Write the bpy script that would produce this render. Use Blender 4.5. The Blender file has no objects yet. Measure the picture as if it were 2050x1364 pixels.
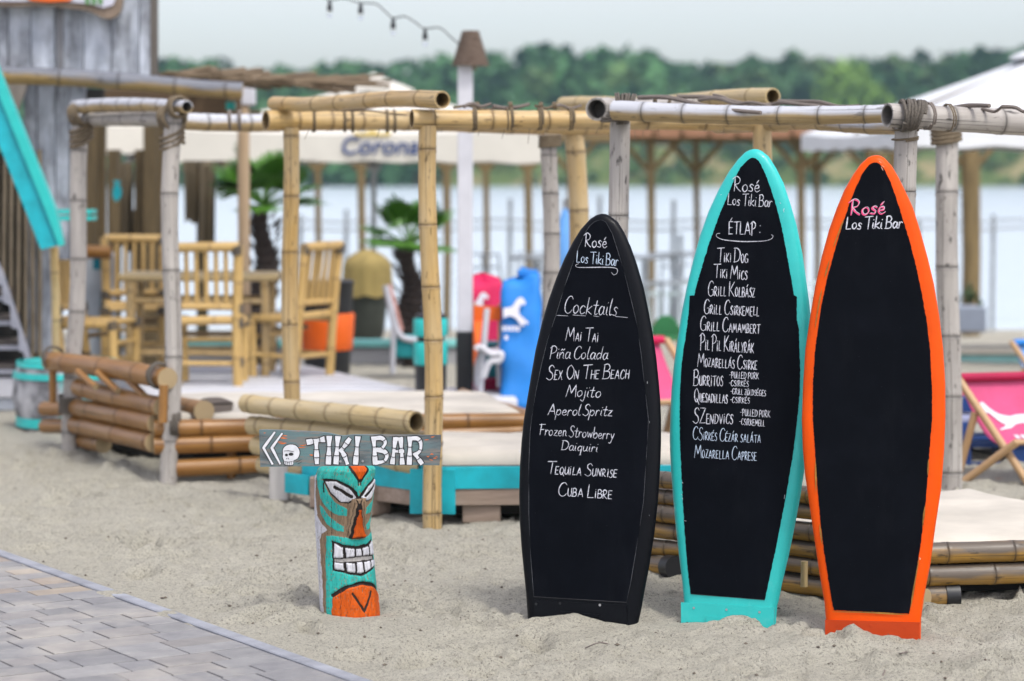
import bpy, bmesh, math, random
import numpy as np
from mathutils import Vector, Matrix
random.seed(7); np.random.seed(7)
R = math.radians
scene = bpy.context.scene
COL = scene.collection

# ------------------------------------------------------------------ camera
CH, HZ, FPX = 1.7, 345.0, 85/36*2050
cd = bpy.data.cameras.new('camera'); cam = bpy.data.objects.new('camera', cd); COL.objects.link(cam)
cam.location = (0, 0, CH); cam.rotation_euler = (R(90), 0, 0)
cd.lens = 85; cd.sensor_width = 36; cd.shift_y = -(682-HZ)/2050
cd.clip_start = 0.1; cd.clip_end = 4000
cd.dof.use_dof = True; cd.dof.focus_distance = 9.05; cd.dof.aperture_fstop = 2.0
scene.camera = cam
# ------------------------------------------------------------------ light
SUN_EL, SUN_AZ = 60, 150          # azimuth measured clockwise from +Y (150 = behind the camera, to the right)
w = bpy.data.worlds.new("World"); scene.world = w; w.use_nodes = True
nt = w.node_tree; bg = nt.nodes['Background']
sky = nt.nodes.new('ShaderNodeTexSky'); sky.sky_type = 'NISHITA'; sky.sun_disc = False
sky.sun_elevation = R(SUN_EL); sky.sun_rotation = R(SUN_AZ)
sky.air_density = 1.0; sky.dust_density = 2.5; sky.ozone_density = 1.0
hs = nt.nodes.new('ShaderNodeHueSaturation'); hs.inputs['Saturation'].default_value = 0.38; hs.inputs['Hue'].default_value = 0.545; hs.inputs['Value'].default_value = 1.22
nt.links.new(sky.outputs[0], hs.inputs['Color']); nt.links.new(hs.outputs[0], bg.inputs['Color'])
bg.inputs['Strength'].default_value = 0.15
sd = bpy.data.lights.new('sun', 'SUN'); sd.energy = 1.25; sd.angle = R(10); sd.color = (1, .965, .91)
sun = bpy.data.objects.new('sun', sd); COL.objects.link(sun)
el, az = R(SUN_EL), R(SUN_AZ)
sv = Vector((math.sin(az)*math.cos(el), math.cos(az)*math.cos(el), math.sin(el)))
sun.rotation_euler = sv.to_track_quat('Z', 'Y').to_euler(); sun.location = (5, -5, 12)
vs = scene.view_settings; vs.view_transform = 'Standard'; vs.look = 'None'; vs.gamma = 1; vs.use_curve_mapping = False
vs.exposure = 0.54
scene.cycles.use_denoising = True
scene.cycles.max_bounces = 6; scene.cycles.diffuse_bounces = 1; scene.cycles.volume_bounces = 0
scene.render.use_persistent_data = False

# ------------------------------------------------------------------ helpers
def W(px, py, Y):            # photo pixel + depth -> point in the place
    return Vector(((px-1025)*Y/FPX, Y, CH-(py-HZ)*Y/FPX))
def G(px, py, z=0.0):        # photo pixel -> point on the level z
    Y = (CH-z)*FPX/(py-HZ)
    return Vector(((px-1025)*Y/FPX, Y, z))

class MB:
    def __init__(s): s.v=[]; s.f=[]; s.bam=[]; s.node=[]; s.up=[]
    def add(s, verts, faces, bam=None, node=None, up=None):
        o=len(s.v); s.v += [tuple(p) for p in verts]; s.f += [tuple(i+o for i in f) for f in faces]
        s.bam += [tuple(b) for b in bam] if bam is not None else [tuple(p) for p in verts]
        s.node += list(node) if node is not None else [0.0]*len(verts)
        s.up += list(up) if up is not None else [0.0]*len(verts)
    def box(s, c, size, rz=0, rx=0, ry=0, M=None):
        hx,hy,hz=[q/2 for q in size]
        b=min(hx,hy,hz)*.12
        m = Matrix.Translation(c) @ Matrix.Rotation(rz,4,'Z') @ Matrix.Rotation(ry,4,'Y') @ Matrix.Rotation(rx,4,'X')
        if M is not None: m = M @ m
        # chamfered box: 24 verts
        vs=[]; idx={}
        for sx in (-1,1):
            for sy in (-1,1):
                for sz in (-1,1):
                    for k in range(3):
                        p=[sx*(hx-(b if k!=0 else 0)), sy*(hy-(b if k!=1 else 0)), sz*(hz-(b if k!=2 else 0))]
                        idx[(sx,sy,sz,k)]=len(vs); vs.append(m@Vector(p))
        fs=[]
        for k in range(3):
            a,b2=[q for q in range(3) if q!=k]
            for sg in (-1,1):
                q=[]
                for (i,j) in ((-1,-1),(1,-1),(1,1),(-1,1)):
                    t=[0,0,0]; t[k]=sg; t[a]=i; t[b2]=j; q.append(idx[(t[0],t[1],t[2],k)])
                flip = (sg<0) ^ (k==1)
                fs.append(q[::-1] if flip else q)
        for k in range(3):          # edges along axis k
            a,b2=[q for q in range(3) if q!=k]
            for i in (-1,1):
                for j in (-1,1):
                    def g(u,kk):
                        t=[0,0,0]; t[k]=u; t[a]=i; t[b2]=j; return idx[(t[0],t[1],t[2],kk)]
                    fs.append([g(-1,a),g(1,a),g(1,b2),g(-1,b2)])
        for sx in (-1,1):
            for sy in (-1,1):
                for sz in (-1,1):
                    fs.append([idx[(sx,sy,sz,k)] for k in range(3)])
        s.add(vs,fs)
    def tube(s, pts, rad, seg=10, caps=True, closed=False):
        pts=[Vector(p) for p in pts]; n=len(pts)
        if not hasattr(rad,'__len__'): rad=[rad]*n
        vs=[]; bam=[]; up=[]; L=0; prev=None; off=random.random()*50
        t0=(pts[1]-pts[0]).normalized()
        ref=Vector((0,0,1)) if abs(t0.z)<.9 else Vector((1,0,0))
        u=t0.cross(ref).normalized()
        for i in range(n):
            if i>0: L+=(pts[i]-pts[i-1]).length
            a=pts[max(i-1,0)]; b=pts[min(i+1,n-1)]; t=(b-a)
            t = t.normalized() if t.length>1e-9 else t0
            u=(u-t*u.dot(t)); u = u.normalized() if u.length>1e-6 else t.orthogonal().normalized()
            v=t.cross(u)
            for k in range(seg):
                an=2*math.pi*k/seg; d=u*math.cos(an)+v*math.sin(an)
                vs.append(pts[i]+d*rad[i]); bam.append((math.cos(an)*.05,math.sin(an)*.05,L+off)); up.append(d.z)
        fs=[]
        for i in range(n-1):
            for k in range(seg):
                k2=(k+1)%seg
                fs.append((i*seg+k,i*seg+k2,(i+1)*seg+k2,(i+1)*seg+k))
        if caps:
            fs.append(tuple(range(seg))[::-1]); fs.append(tuple(range((n-1)*seg,n*seg)))
        s.add(vs,fs,bam,None,up)
    def bamboo(s, p0, p1, r0, r1=None, sp=.26, seg=16, open0=False, open1=False, bend=0.0, ring=1.0, seed=None, wob=1.0):
        """a culm of bamboo from p0 to p1: swollen nodes, grooves, open or closed ends"""
        rnd=random.Random(seed if seed is not None else random.random())
        p0=Vector(p0); p1=Vector(p1); r1=r0 if r1 is None else r1
        ax=(p1-p0); L=ax.length; t=ax/L
        ref=Vector((0,0,1)) if abs(t.z)<.8 else Vector((0,1,0))
        u=t.cross(ref).normalized(); v=u.cross(t).normalized()
        nodes=[]; q=rnd.uniform(.3,.8)*sp
        while q<L-.015: nodes.append(q); q+=sp*rnd.uniform(.8,1.2)
        st=[(0,1,0),(L,1,0)]
        g=min(.0075,r0*.15)
        for q in nodes:
            for d,k,dk in ((-3.2*g,1.0,0),(-1.3*g,1.05*ring+(1-ring),.25),(-.3*g,1.03,.6),(0,.975,1),(.35*g,1.0,.7),(1.2*g,1.035,.2),(3.2*g,1.0,0)):
                if 0<q+d<L: st.append((q+d,k,dk))
        e=[-1]+nodes+[L+1]
        for i in range(len(e)-1):
            m=(e[i]+e[i+1])/2
            if 0<m<L: st.append((m,.975,0))
        st.sort()
        off=rnd.random()*60; ph=rnd.random()*6; wa=rnd.uniform(.1,.3)*r0*wob
        vs=[];bam=[];nd=[];up=[]
        def ringv(q,k,dk,rs=1.0):
            f=q/L; r=(r0+(r1-r0)*f)*k*rs
            c=p0+t*q+v*(bend*4*f*(1-f)) + u*(wa*math.sin(ph+q*4))+v*(wa*math.cos(ph*2+q*3.1))
            for a in range(seg):
                an=2*math.pi*a/seg; d=u*math.cos(an)+v*math.sin(an)
                vs.append(c+d*r); bam.append((math.cos(an)*.05,math.sin(an)*.05,q+off)); nd.append(dk); up.append(d.z)
        rings=[]
        if open0: rings += [(.09,.80,1.0,.98),(.0,.80,.75,1.0)]
        rings += [(q,k,dk,1.0) for q,k,dk in st]
        if open1: rings += [(L,.80,.75,1.0),(L-.09,.80,1.0,.98)]
        for q,k,dk,rs in rings: ringv(q,k,dk,rs)
        fs=[]
        for i in range(len(rings)-1):
            for a in range(seg):
                b=(a+1)%seg
                fs.append((i*seg+a,(i+1)*seg+a,(i+1)*seg+b,i*seg+b))
        n=len(rings)
        for i0,op in ((0,open0),((n-1)*seg,open1)):
            if op: fs.append(tuple(range(i0,i0+seg))); continue
            o2=len(vs); vs += vs[i0:i0+seg]; bam += [(b_[0]*1.0,b_[1],b_[2]) for b_ in bam[i0:i0+seg]]; nd += [-1.0]*seg; up += [0.0]*seg
            fs.append(tuple(range(o2,o2+seg)))
        s.add(vs,fs,bam,nd,up)
    def coil(s, c, axis, r, turns, pitch, rr, seg=6, tilt=0):
        axis=Vector(axis).normalized(); u=axis.orthogonal().normalized(); v=axis.cross(u)
        n=int(turns*16)+1; pts=[]
        ph=random.random()*6
        for i in range(n):
            an=2*math.pi*i/16+ph; h=(i/16-turns/2)*pitch
            d=u*math.cos(an)+v*math.sin(an)
            pts.append(Vector(c)+axis*(h+tilt*math.cos(an))+d*r*(1+.03*math.sin(an*2.3+i)))
        s.tube(pts,rr,seg)
    def grid(s, fn, nu, nv, closeu=False):
        vs=[fn(i/(nu-1 if not closeu else nu), j/(nv-1)) for j in range(nv) for i in range(nu)]
        fs=[]
        for j in range(nv-1):
            for i in range(nu if closeu else nu-1):
                a=j*nu+i; b=j*nu+(i+1)%nu
                fs.append((a,b,b+nu,a+nu))
        s.add(vs,fs)
    def lathe(s, c, prof, seg=20, M=None):
        vs=[];fs=[]
        for (r,z) in prof:
            for k in range(seg):
                an=2*math.pi*k/seg; p=Vector((c[0]+r*math.cos(an),c[1]+r*math.sin(an),c[2]+z)); vs.append(M@p if M else p)
        for i in range(len(prof)-1):
            for k in range(seg):
                k2=(k+1)%seg; fs.append((i*seg+k,i*seg+k2,(i+1)*seg+k2,(i+1)*seg+k))
        n=len(prof); fs.append(tuple(range(seg))[::-1]); fs.append(tuple(range((n-1)*seg,n*seg)))
        s.add(vs,fs)
    def poly(s, pts, thick=None, nrm=None):
        pts=[Vector(p) for p in pts]; n=len(pts)
        if thick is None: s.add(pts,[tuple(range(n))]); return
        nrm=Vector(nrm).normalized()*thick
        vs=pts+[p-nrm for p in pts]
        fs=[tuple(range(n)),tuple(range(n,2*n))[::-1]]+[(i,i+n,(i+1)%n+n,(i+1)%n) for i in range(n)]
        s.add(vs,fs)
    def build(s, name, mat, parent=None, smooth=True, auto=50):
        me=bpy.data.meshes.new(name)
        off=Vector((0,0,0))
        if parent is not None:
            r=parent
            while r.parent: r=r.parent
            off=r.location
        me.from_pydata([(x-off.x,y-off.y,z-off.z) for x,y,z in s.v],[],s.f)
        a=me.attributes.new('bam','FLOAT_VECTOR','POINT'); a.data.foreach_set('vector',np.array(s.bam,dtype=np.float32).ravel())
        if any(s.node): 
            a=me.attributes.new('node','FLOAT','POINT'); a.data.foreach_set('value',np.array(s.node,dtype=np.float32))
        if any(s.up):
            a=me.attributes.new('up','FLOAT','POINT'); a.data.foreach_set('value',np.array(s.up,dtype=np.float32))
        me.materials.append(mat)
        bm=bmesh.new(); bm.from_mesh(me); bmesh.ops.recalc_face_normals(bm,faces=bm.faces); bm.to_mesh(me); bm.free()
        if smooth:
            me.polygons.foreach_set('use_smooth',[True]*len(me.polygons))
            me.set_sharp_from_angle(angle=R(auto))
        o=bpy.data.objects.new(name,me); COL.objects.link(o)
        if parent is not None: o.parent=parent
        return o

def thing(name,label,cat,loc=(0,0,0),group=None):
    o=bpy.data.objects.new(name,None); COL.objects.link(o); o.location=loc; o.empty_display_size=.1
    o['label']=label; o['category']=cat
    if group: o['group']=group
    return o
def tag(o,label,cat,group=None):
    o['label']=label; o['category']=cat
    if group: o['group']=group
    return o
def struct(o): o['kind']='structure'; return o
def stuff(o): o['kind']='stuff'; return o
def copy_tree(o,parent=None):
    c=o.copy(); COL.objects.link(c)
    if parent is not None: c.parent=parent
    for ch in list(o.children): copy_tree(ch,c)
    return c

# ------------------------------------------------------------------ materials
class N:
    def __init__(s,name):
        s.m=bpy.data.materials.new(name); s.m.use_nodes=True; s.t=s.m.node_tree
        s.b=s.t.nodes['Principled BSDF']
    def n(s,ty,**kw):
        x=s.t.nodes.new('ShaderNode'+ty)
        for k,v in kw.items(): setattr(x,k,v)
        return x
    def l(s,a,b): s.t.links.new(a,b)
    def set(s,**kw):
        for k,v in kw.items(): s.b.inputs[k.replace('_',' ')].default_value=v
    def noise(s,vec,scale,detail=4,rough=.55,mapscale=None):
        x=s.n('TexNoise'); x.inputs['Scale'].default_value=scale; x.inputs['Detail'].default_value=detail; x.inputs['Roughness'].default_value=rough
        if mapscale:
            mp=s.n('Mapping'); mp.inputs['Scale'].default_value=mapscale; s.l(vec,mp.inputs[0]); vec=mp.outputs[0]
        s.l(vec,x.inputs['Vector']); return x.outputs['Fac']
    def ramp(s,f,stops):
        x=s.n('ValToRGB'); e=x.color_ramp.elements
        while len(e)<len(stops): e.new(.5)
        for q,(p,c) in zip(e,stops): q.position=p; q.color=(*c,1) if len(c)==3 else c
        s.l(f,x.inputs[0]); return x.outputs[0]
    def mix(s,f,a,b,mode='MIX'):
        x=s.n('MixRGB',blend_type=mode)
        for v,i in ((f,0),(a,1),(b,2)):
            if isinstance(v,(int,float)): x.inputs[i].default_value=v
            elif isinstance(v,tuple): x.inputs[i].default_value=(*v,1)
            else: s.l(v,x.inputs[i])
        return x.outputs[0]
    def math(s,op,a,b=None):
        x=s.n('Math',operation=op)
        for v,i in ((a,0),(b,1)):
            if v is None: continue
            if isinstance(v,(int,float)): x.inputs[i].default_value=v
            else: s.l(v,x.inputs[i])
        return x.outputs[0]
    def bump(s,h,st=.3,dist=.01):
        x=s.n('Bump'); x.inputs['Strength'].default_value=st; x.inputs['Distance'].default_value=dist
        s.l(h,x.inputs['Height']); s.l(x.outputs[0],s.b.inputs['Normal'])
    def attr(s,nm): 
        x=s.n('Attribute'); x.attribute_name=nm; return x
    def col(s,c): s.l(c,s.b.inputs['Base Color'])

def m_bamboo(name,a,b,dark,weather=None,wup=.0,spots=.35,rough=.45,patch=.35,cap=(.40,.30,.17)):
    m=N(name); v=m.attr('bam').outputs['Vector']
    fine=m.noise(v,1,4,.6,(90,90,5)); big=m.noise(v,1,3,.5,(14,14,2.2)); sp=m.noise(v,1,3,.6,(45,45,14))
    c=m.mix(m.ramp(fine,[(.35,(0,0,0)),(.65,(1,1,1))]),a,b)
    if weather:
        up=m.attr('up').outputs['Fac']
        f=m.math('ADD',m.math('MULTIPLY',up,wup),big)
        c=m.mix(m.ramp(f,[(.5-patch*.5,(0,0,0)),(.5+patch*.5,(1,1,1))]),c,weather)
    c=m.mix(m.math('MULTIPLY',m.ramp(sp,[(.60,(0,0,0)),(.68,(1,1,1))]),spots),c,dark)
    ck=m.noise(v,1,2,.5,(110,110,.9)); c=m.mix(m.math('MULTIPLY',m.ramp(ck,[(.345,(1,1,1)),(.375,(0,0,0))]),.6),c,dark)
    nd=m.attr('node').outputs['Fac']
    c=m.mix(m.math('MULTIPLY',m.math('MAXIMUM',nd,0.0),.88),c,dark)
    c=m.mix(m.math('MAXIMUM',m.math('MULTIPLY',nd,-1.0),0.0),c,cap)
    m.col(c); m.set(Roughness=rough); m.bump(fine,.25,.004)
    return m.m
def m_plain(name,c,rough=.5,var=.12,scale=6,metal=0.0,bump=.1,spec=.5,c2=None):
    m=N(name); tc=m.n('TexCoord').outputs['Object']
    n=m.noise(tc,scale,5,.6)
    d=c2 or tuple(x*(1-var*1.6) for x in c); l=tuple(min(1,x*(1+var)) for x in c)
    m.col(m.ramp(n,[(.3,d),(.7,l)])); m.set(Roughness=rough,Metallic=metal); m.b.inputs['Specular IOR Level'].default_value=spec
    n2=m.noise(tc,scale*9,3,.6)
    if bump: m.bump(n2,bump,.003)
    return m.m
def m_wood(name,a,b,rough=.65,sc=(30,30,2.5),paint=None,pf=.5):
    m=N(name); v=m.attr('bam').outputs['Vector']
    g=m.noise(v,1,6,.65,sc); c=m.ramp(g,[(.3,a),(.7,b)])
    if paint:
        p=m.noise(v,1,6,.7,tuple(x*.6 for x in sc)); c=m.mix(m.ramp(p,[(pf-.12,(0,0,0)),(pf+.08,(1,1,1))]),c,paint)
    m.col(c); m.set(Roughness=rough); m.bump(g,.35,.004); return m.m
def m_attr(name,rough=.6,noise=.15,scale=60,bump=.2):
    m=N(name); c=m.attr('Col').outputs['Color']; tc=m.n('TexCoord').outputs['Object']
    n=m.noise(tc,scale,5,.65)
    c2=m.mix(1.0,c,m.ramp(n,[(.3,(1-noise*1.8,)*3),(.7,(1+noise*.4,)*3)]),'MULTIPLY')
    m.col(c2); m.set(Roughness=rough); m.bump(n,bump,.003); return m.m

BY=m_bamboo('bamboo_yellow',(.58,.375,.125),(.43,.255,.072),(.055,.03,.012),(.55,.42,.235),0,.65,.42,.5)
BC=m_bamboo('bamboo_cream',(.58,.44,.215),(.45,.325,.14),(.14,.09,.04),(.52,.42,.25),0,.3,.45)
BG=m_bamboo('bamboo_grey',(.58,.545,.50),(.44,.405,.365),(.03,.026,.023),(.30,.275,.255),0,.85,.6,.6)
BW=m_bamboo('bamboo_weathered',(.46,.34,.17),(.36,.25,.11),(.04,.035,.03),(.52,.53,.57),.55,.5,.55,.3)
BB=m_bamboo('bamboo_brown',(.30,.135,.022),(.17,.064,.009),(.03,.014,.005),(.34,.17,.052),.1,.2,.35,.4)
BD=m_bamboo('bamboo_mottled',(.44,.25,.045),(.30,.16,.026),(.035,.026,.018),(.12,.095,.072),.26,.75,.4,.22)
ROPE=m_wood('rope_grey',(.05,.042,.035),(.17,.148,.122),.9,(30,30,120))
ROPEB=m_wood('rope_tan',(.09,.065,.04),(.23,.18,.115),.9,(30,30,120))
STICK=m_wood('stick_bark',(.10,.08,.07),(.26,.22,.19),.8)
TEAL=m_plain('teal_paint',(.006,.42,.50),.5,.16,7,bump=.3)
WHITEP=m_plain('white_paint',(.62,.62,.66),.5,.08,4)
CREAM=m_plain('cream_canvas',(.58,.535,.46),.9,.10,3,bump=.4)
CANVAS=m_plain('umbrella_canvas',(.66,.63,.56),.85,.04,2)
CANVASW=m_plain('white_canvas',(.70,.72,.74),.85,.04,2)
WOODP=m_wood('pallet_wood',(.24,.175,.13),(.40,.31,.25),.8)
WOODB=m_wood('brown_timber',(.13,.085,.04),(.25,.17,.085),.75)
WOODL=m_wood('pale_timber',(.45,.33,.20),(.60,.47,.32),.6)
BLACKM=m_plain('black_plastic',(.012,.013,.016),.45,.2,8)
SHADE=m_plain('painted_shade',(.012,.011,.010),.9,.2,8)  # near-black colour standing in for shade in gaps and under beds
METAL=m_plain('grey_metal',(.35,.37,.40),.4,.1,8,metal=.6)
MGREY=m_plain('grey_furniture',(.30,.33,.36),.5,.1,8)
PINK=m_plain('pink_canvas',(.66,.085,.22),.8,.1,5)
MAG=m_plain('magenta_fabric',(.62,.004,.085),.7,.15,4)
CRIM=m_plain('crimson_fabric',(.42,.004,.06),.7,.15,4)
BLUE=m_plain('blue_fabric',(.012,.22,.68),.65,.12,4)
LBLUE=m_plain('light_blue_fabric',(.12,.33,.70),.7,.1,4)
NAVY=m_plain('blue_pallet_paint',(.008,.045,.19),.55,.25,6)
ORANGE=m_plain('orange_plastic',(.85,.13,.004),.45,.08,6)
EMBLEM=m_plain('emblem_white',(.72,.70,.76),.8,.03,6)
KHAKI=m_plain('khaki_cloth',(.30,.225,.075),.85,.15,5)
OFFW=m_wood('whitewashed_planks',(.27,.30,.36),(.64,.68,.76),.75,(7,7,2.4),(.13,.135,.15),.55)
# ------------------------------------------------------------------ noise for the sand
def vnoise(x,y,cell,seed):
    rs=np.random.RandomState(seed); g=rs.rand(256,256)
    u=x/cell; v=y/cell; iu=np.floor(u).astype(int); iv=np.floor(v).astype(int); fu=u-iu; fv=v-iv
    fu=fu*fu*fu*(fu*(fu*6-15)+10); fv=fv*fv*fv*(fv*(fv*6-15)+10)
    a=g[iu%256,iv%256]; b=g[(iu+1)%256,iv%256]; c=g[iu%256,(iv+1)%256]; d=g[(iu+1)%256,(iv+1)%256]
    return (a*(1-fu)+b*fu)*(1-fv)+(c*(1-fu)+d*fu)*fv-.5
# pavement edge line (kerb) on the ground
K0=Vector((-2.287,10.80)); KU=Vector((.547,-.837)).normalized(); KN=Vector((-KU.y,KU.x))   # KN points to the sand side
if KN.x<0: KN=-KN
rs=np.random.RandomState(3)
FOOT=[]
for i in range(520):
    fx,fy=rs.uniform(-3.6,3.4),rs.uniform(7.4,16.5)
    FOOT.append((fx,fy,rs.uniform(.02,.055),rs.uniform(.04,.11),rs.uniform(0,3.14),rs.uniform(.014,.045)))
FOOT+=[(rs.uniform(-2.6,2.4),rs.uniform(7.7,12.5),rs.uniform(.045,.07),rs.uniform(.09,.14),rs.uniform(-.6,.6)+1.57*(i%2),rs.uniform(.035,.055)) for i in range(46)]
FOOT+=[(-.55,8.55,.06,.10,.3,.05),(-.30,8.42,.07,.12,1.2,.05),(-.1,8.35,.06,.12,.8,.045),(-.95,9.25,.06,.09,1.3,.05),(-1.12,9.45,.07,.10,.5,.04),(.25,8.5,.06,.1,1.4,.03)]
MOUND=[(.19,9.07,.13,.08,.030),(.79,9.0,.09,.08,.026),(1.26,8.70,.10,.08,.032),(.36,8.8,.3,.2,.012),(-.62,9.05,.25,.15,.012),(1.0,8.5,.3,.15,.02),(1.0,8.75,.5,.3,.012)]
def sand_h(x,y):
    x=np.asarray(x,float); y=np.asarray(y,float)
    near=np.clip((26-y)/6,0,1)
    h=.08*vnoise(x,y,1.3,1)*.5+.060*vnoise(x,y,.45,2)*.6+.052*vnoise(x+.3*vnoise(x,y,.2,12),y,.17,3)*.55+.030*vnoise(x,y,.075,4)*.6+.016*vnoise(x,y,.04,14)*.7
    cl=vnoise(x,y,.055,51)+.5*vnoise(x,y,.03,52)+.8*vnoise(x,y,.6,53); h=h+.024*np.clip(cl-.42,0,.25)/.25-.018*np.clip(-.46-cl,0,.2)/.2
    h=h*near
    dd=np.minimum.reduce([np.hypot((x-q[0])/1.2,(y-q[1])/.8) for q in ((.24,9.05),(.80,9.0),(1.30,8.72),(-.72,9.2))]); h=h*(.35+.65*np.clip((dd-.12)/.3,0,1))
    for (fx,fy,a,b,t,d) in FOOT:
        m=(np.abs(x-fx)<.5)&(np.abs(y-fy)<.5)
        if not m.any(): continue
        dx=x[m]-fx; dy=y[m]-fy; u=(dx*math.cos(t)+dy*math.sin(t))/b; v=(-dx*math.sin(t)+dy*math.cos(t))/a
        q=u*u+v*v; h[m]+= -d*np.exp(-q*q)*1.0 + d*.45*np.exp(-(np.sqrt(q)-1.5)**2/.15)
    # flatten close to the pavement, the daybeds and the totem
    dk=(x-K0.x)*KN.x+(y-K0.y)*KN.y
    f=np.clip((dk-.02)/.35,0,1); h=np.where(dk<.6,h*f-.012*(1-f),h); cv=vnoise(x,y,.42,71)+.5*vnoise(x,y,.11,72); h=np.where(dk<.0,np.where(dk>-.16,.001+.038*cv-.22*np.clip(-dk-.05,0,1),-.06),h)
    for (mx,my,sx,sy,a) in MOUND: h=h+a*np.exp(-((x-mx)/sx)**2-((y-my)/sy)**2)
    fall=np.clip((y-19)/12,0,1); fall=fall*fall*(3-2*fall)
    h=h-.40*fall-.055*np.clip(y-31,0,30)
    return h
def axis(dense0,dense1,step,lo,hi):
    a=list(np.arange(dense0,dense1,step)); s=step; p=dense1
    while p<hi: a.append(p); s*=1.22; p+=s
    a.append(hi); s=step; p=dense0-step; b=[]
    while p>lo: b.append(p); s*=1.22; p-=s
    b.append(lo); return np.array(b[::-1]+a)
ax=axis(-3.4,3.0,.019,-300,300); ay=axis(7.55,14.2,.021,-12,70)
X,Yg=np.meshgrid(ax,ay); H=sand_h(X.ravel(),Yg.ravel())
nx,ny=len(ax),len(ay)
me=bpy.data.meshes.new('sand')
vv=np.stack([X.ravel(),Yg.ravel(),H],1)
idx=np.arange(nx*ny).reshape(ny,nx); q=np.stack([idx[:-1,:-1],idx[:-1,1:],idx[1:,1:],idx[1:,:-1]],-1).reshape(-1,4)
me.from_pydata(vv.tolist(),[],q.tolist()); me.polygons.foreach_set('use_smooth',[True]*len(me.polygons))
m=N('sand'); tc=m.n('TexCoord').outputs['Object']
n1=m.noise(tc,1.3,4,.6); n2=m.noise(tc,80,4,.8); n3=m.noise(tc,210,2,.8); n4=m.noise(tc,14,5,.65)
c=m.ramp(n1,[(.35,(.63,.595,.49)),(.65,(.68,.645,.54))])
c=m.mix(m.ramp(n4,[(.35,(1,1,1)),(.62,(0,0,0))]),c,(.63,.595,.49))
c=m.mix(m.ramp(n2,[(.36,(1,1,1)),(.46,(0,0,0))]),c,(.29,.265,.215))
n5=m.noise(tc,34,5,.8); c=m.mix(m.ramp(n5,[(.35,(.8,.8,.8)),(.42,(0,0,0))]),c,(.28,.26,.21))
c=m.mix(m.ramp(n3,[(.60,(0,0,0)),(.66,(1,1,1))]),c,(.10,.088,.07))
c=m.mix(m.ramp(n3,[(.30,(1,1,1)),(.37,(0,0,0))]),c,(.58,.56,.51))
m.col(c); m.set(Roughness=.95); m.b.inputs['Specular IOR Level'].default_value=.2
hh=m.math('ADD',m.math('MULTIPLY',n2,1.1),m.math('ADD',m.math('MULTIPLY',n3,.55),m.math('MULTIPLY',n4,1.2)))
m.bump(hh,1.0,.019)
me.materials.append(m.m); o=bpy.data.objects.new('sand',me); COL.objects.link(o); struct(o)
def sh(x,y): return float(sand_h(np.array([x]),np.array([y]))[0])

# ------------------------------------------------------------------ pavement
def kp(s,t,z): p=K0+KU*s-KN*t; return (p.x,p.y,z)     # s along the kerb, t away from the sand
cols=[(.39,.385,.385),(.43,.42,.415),(.36,.355,.36),(.42,.40,.385),(.40,.395,.395)]
warm=[(.50,.42,.34),(.53,.45,.36),(.48,.41,.35)]
vs=[];fs=[];cl=[]
def paver(s0,s1,t0,t1,z,c):
    g=.0035; b=.002; s0+=g;s1-=g;t0+=g;t1-=g; o=len(vs)
    for (ds,z2) in ((0,z-.04),(0,z-b),(b,z)):
        for (a,bb) in ((s0+ds,t0+ds),(s1-ds,t0+ds),(s1-ds,t1-ds),(s0+ds,t1-ds)): vs.append(kp(a,bb,z2)); cl.append((*c,1))
    for k in range(2):
        for i in range(4): fs.append((o+k*4+i,o+k*4+(i+1)%4,o+k*4+4+(i+1)%4,o+k*4+4+i))
    fs.append((o+8,o+9,o+10,o+11))
rr=random.Random(5)
s=-3.0
while s<6.5:
    wdt=rr.choice([.10,.13,.13,.16]); t=.062
    while t<5:
        l=rr.choice([.13,.16,.20,.24]); c=rr.choice(cols)
        if s<1.15 and rr.random()<(.38 if s>-.6 else .2): c=rr.choice(warm)
        k=rr.uniform(.58,.70); paver(s,s+wdt,t,t+l,.012+rr.uniform(-.0015,.0015),tuple(x*k for x in c)); t+=l
    s+=wdt
me=bpy.data.meshes.new('pavement'); me.from_pydata(vs,[],fs)
a=me.attributes.new('Col','FLOAT_COLOR','POINT'); a.data.foreach_set('color',np.array(cl,dtype=np.float32).ravel())
m=N('paving_stone'); tc=m.n('TexCoord').outputs['Object']; cc=m.attr('Col').outputs['Color']
n=m.noise(tc,9,6,.65); n2=m.noise(tc,170,3,.7); ns=m.noise(tc,2.2,5,.6)
c=m.mix(1.0,cc,m.ramp(n,[(.3,(.80,.80,.82)),(.7,(1.12,1.11,1.1))]),'MULTIPLY')
c=m.mix(m.ramp(n2,[(.62,(0,0,0)),(.72,(1,1,1))]),c,(.22,.20,.19))
c=m.mix(m.math('MULTIPLY',m.ramp(ns,[(.50,(0,0,0)),(.68,(1,1,1))]),.45),c,(.50,.46,.40))
m.col(c); m.set(Roughness=.8); m.bump(m.math('ADD',n,n2),.35,.006); PAV=m.m
me.materials.append(PAV); o=bpy.data.objects.new('pavement',me); COL.objects.link(o); struct(o)
b=MB(); b.poly([kp(-6,.062,-.004),kp(7,.062,-.004),kp(7,6,-.004),kp(-6,6,-.004)]); struct(b.build('paving_bed',m_plain('joint_sand',(.20,.185,.165),.95,.3,30)))
b=MB(); s=-3.1
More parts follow.
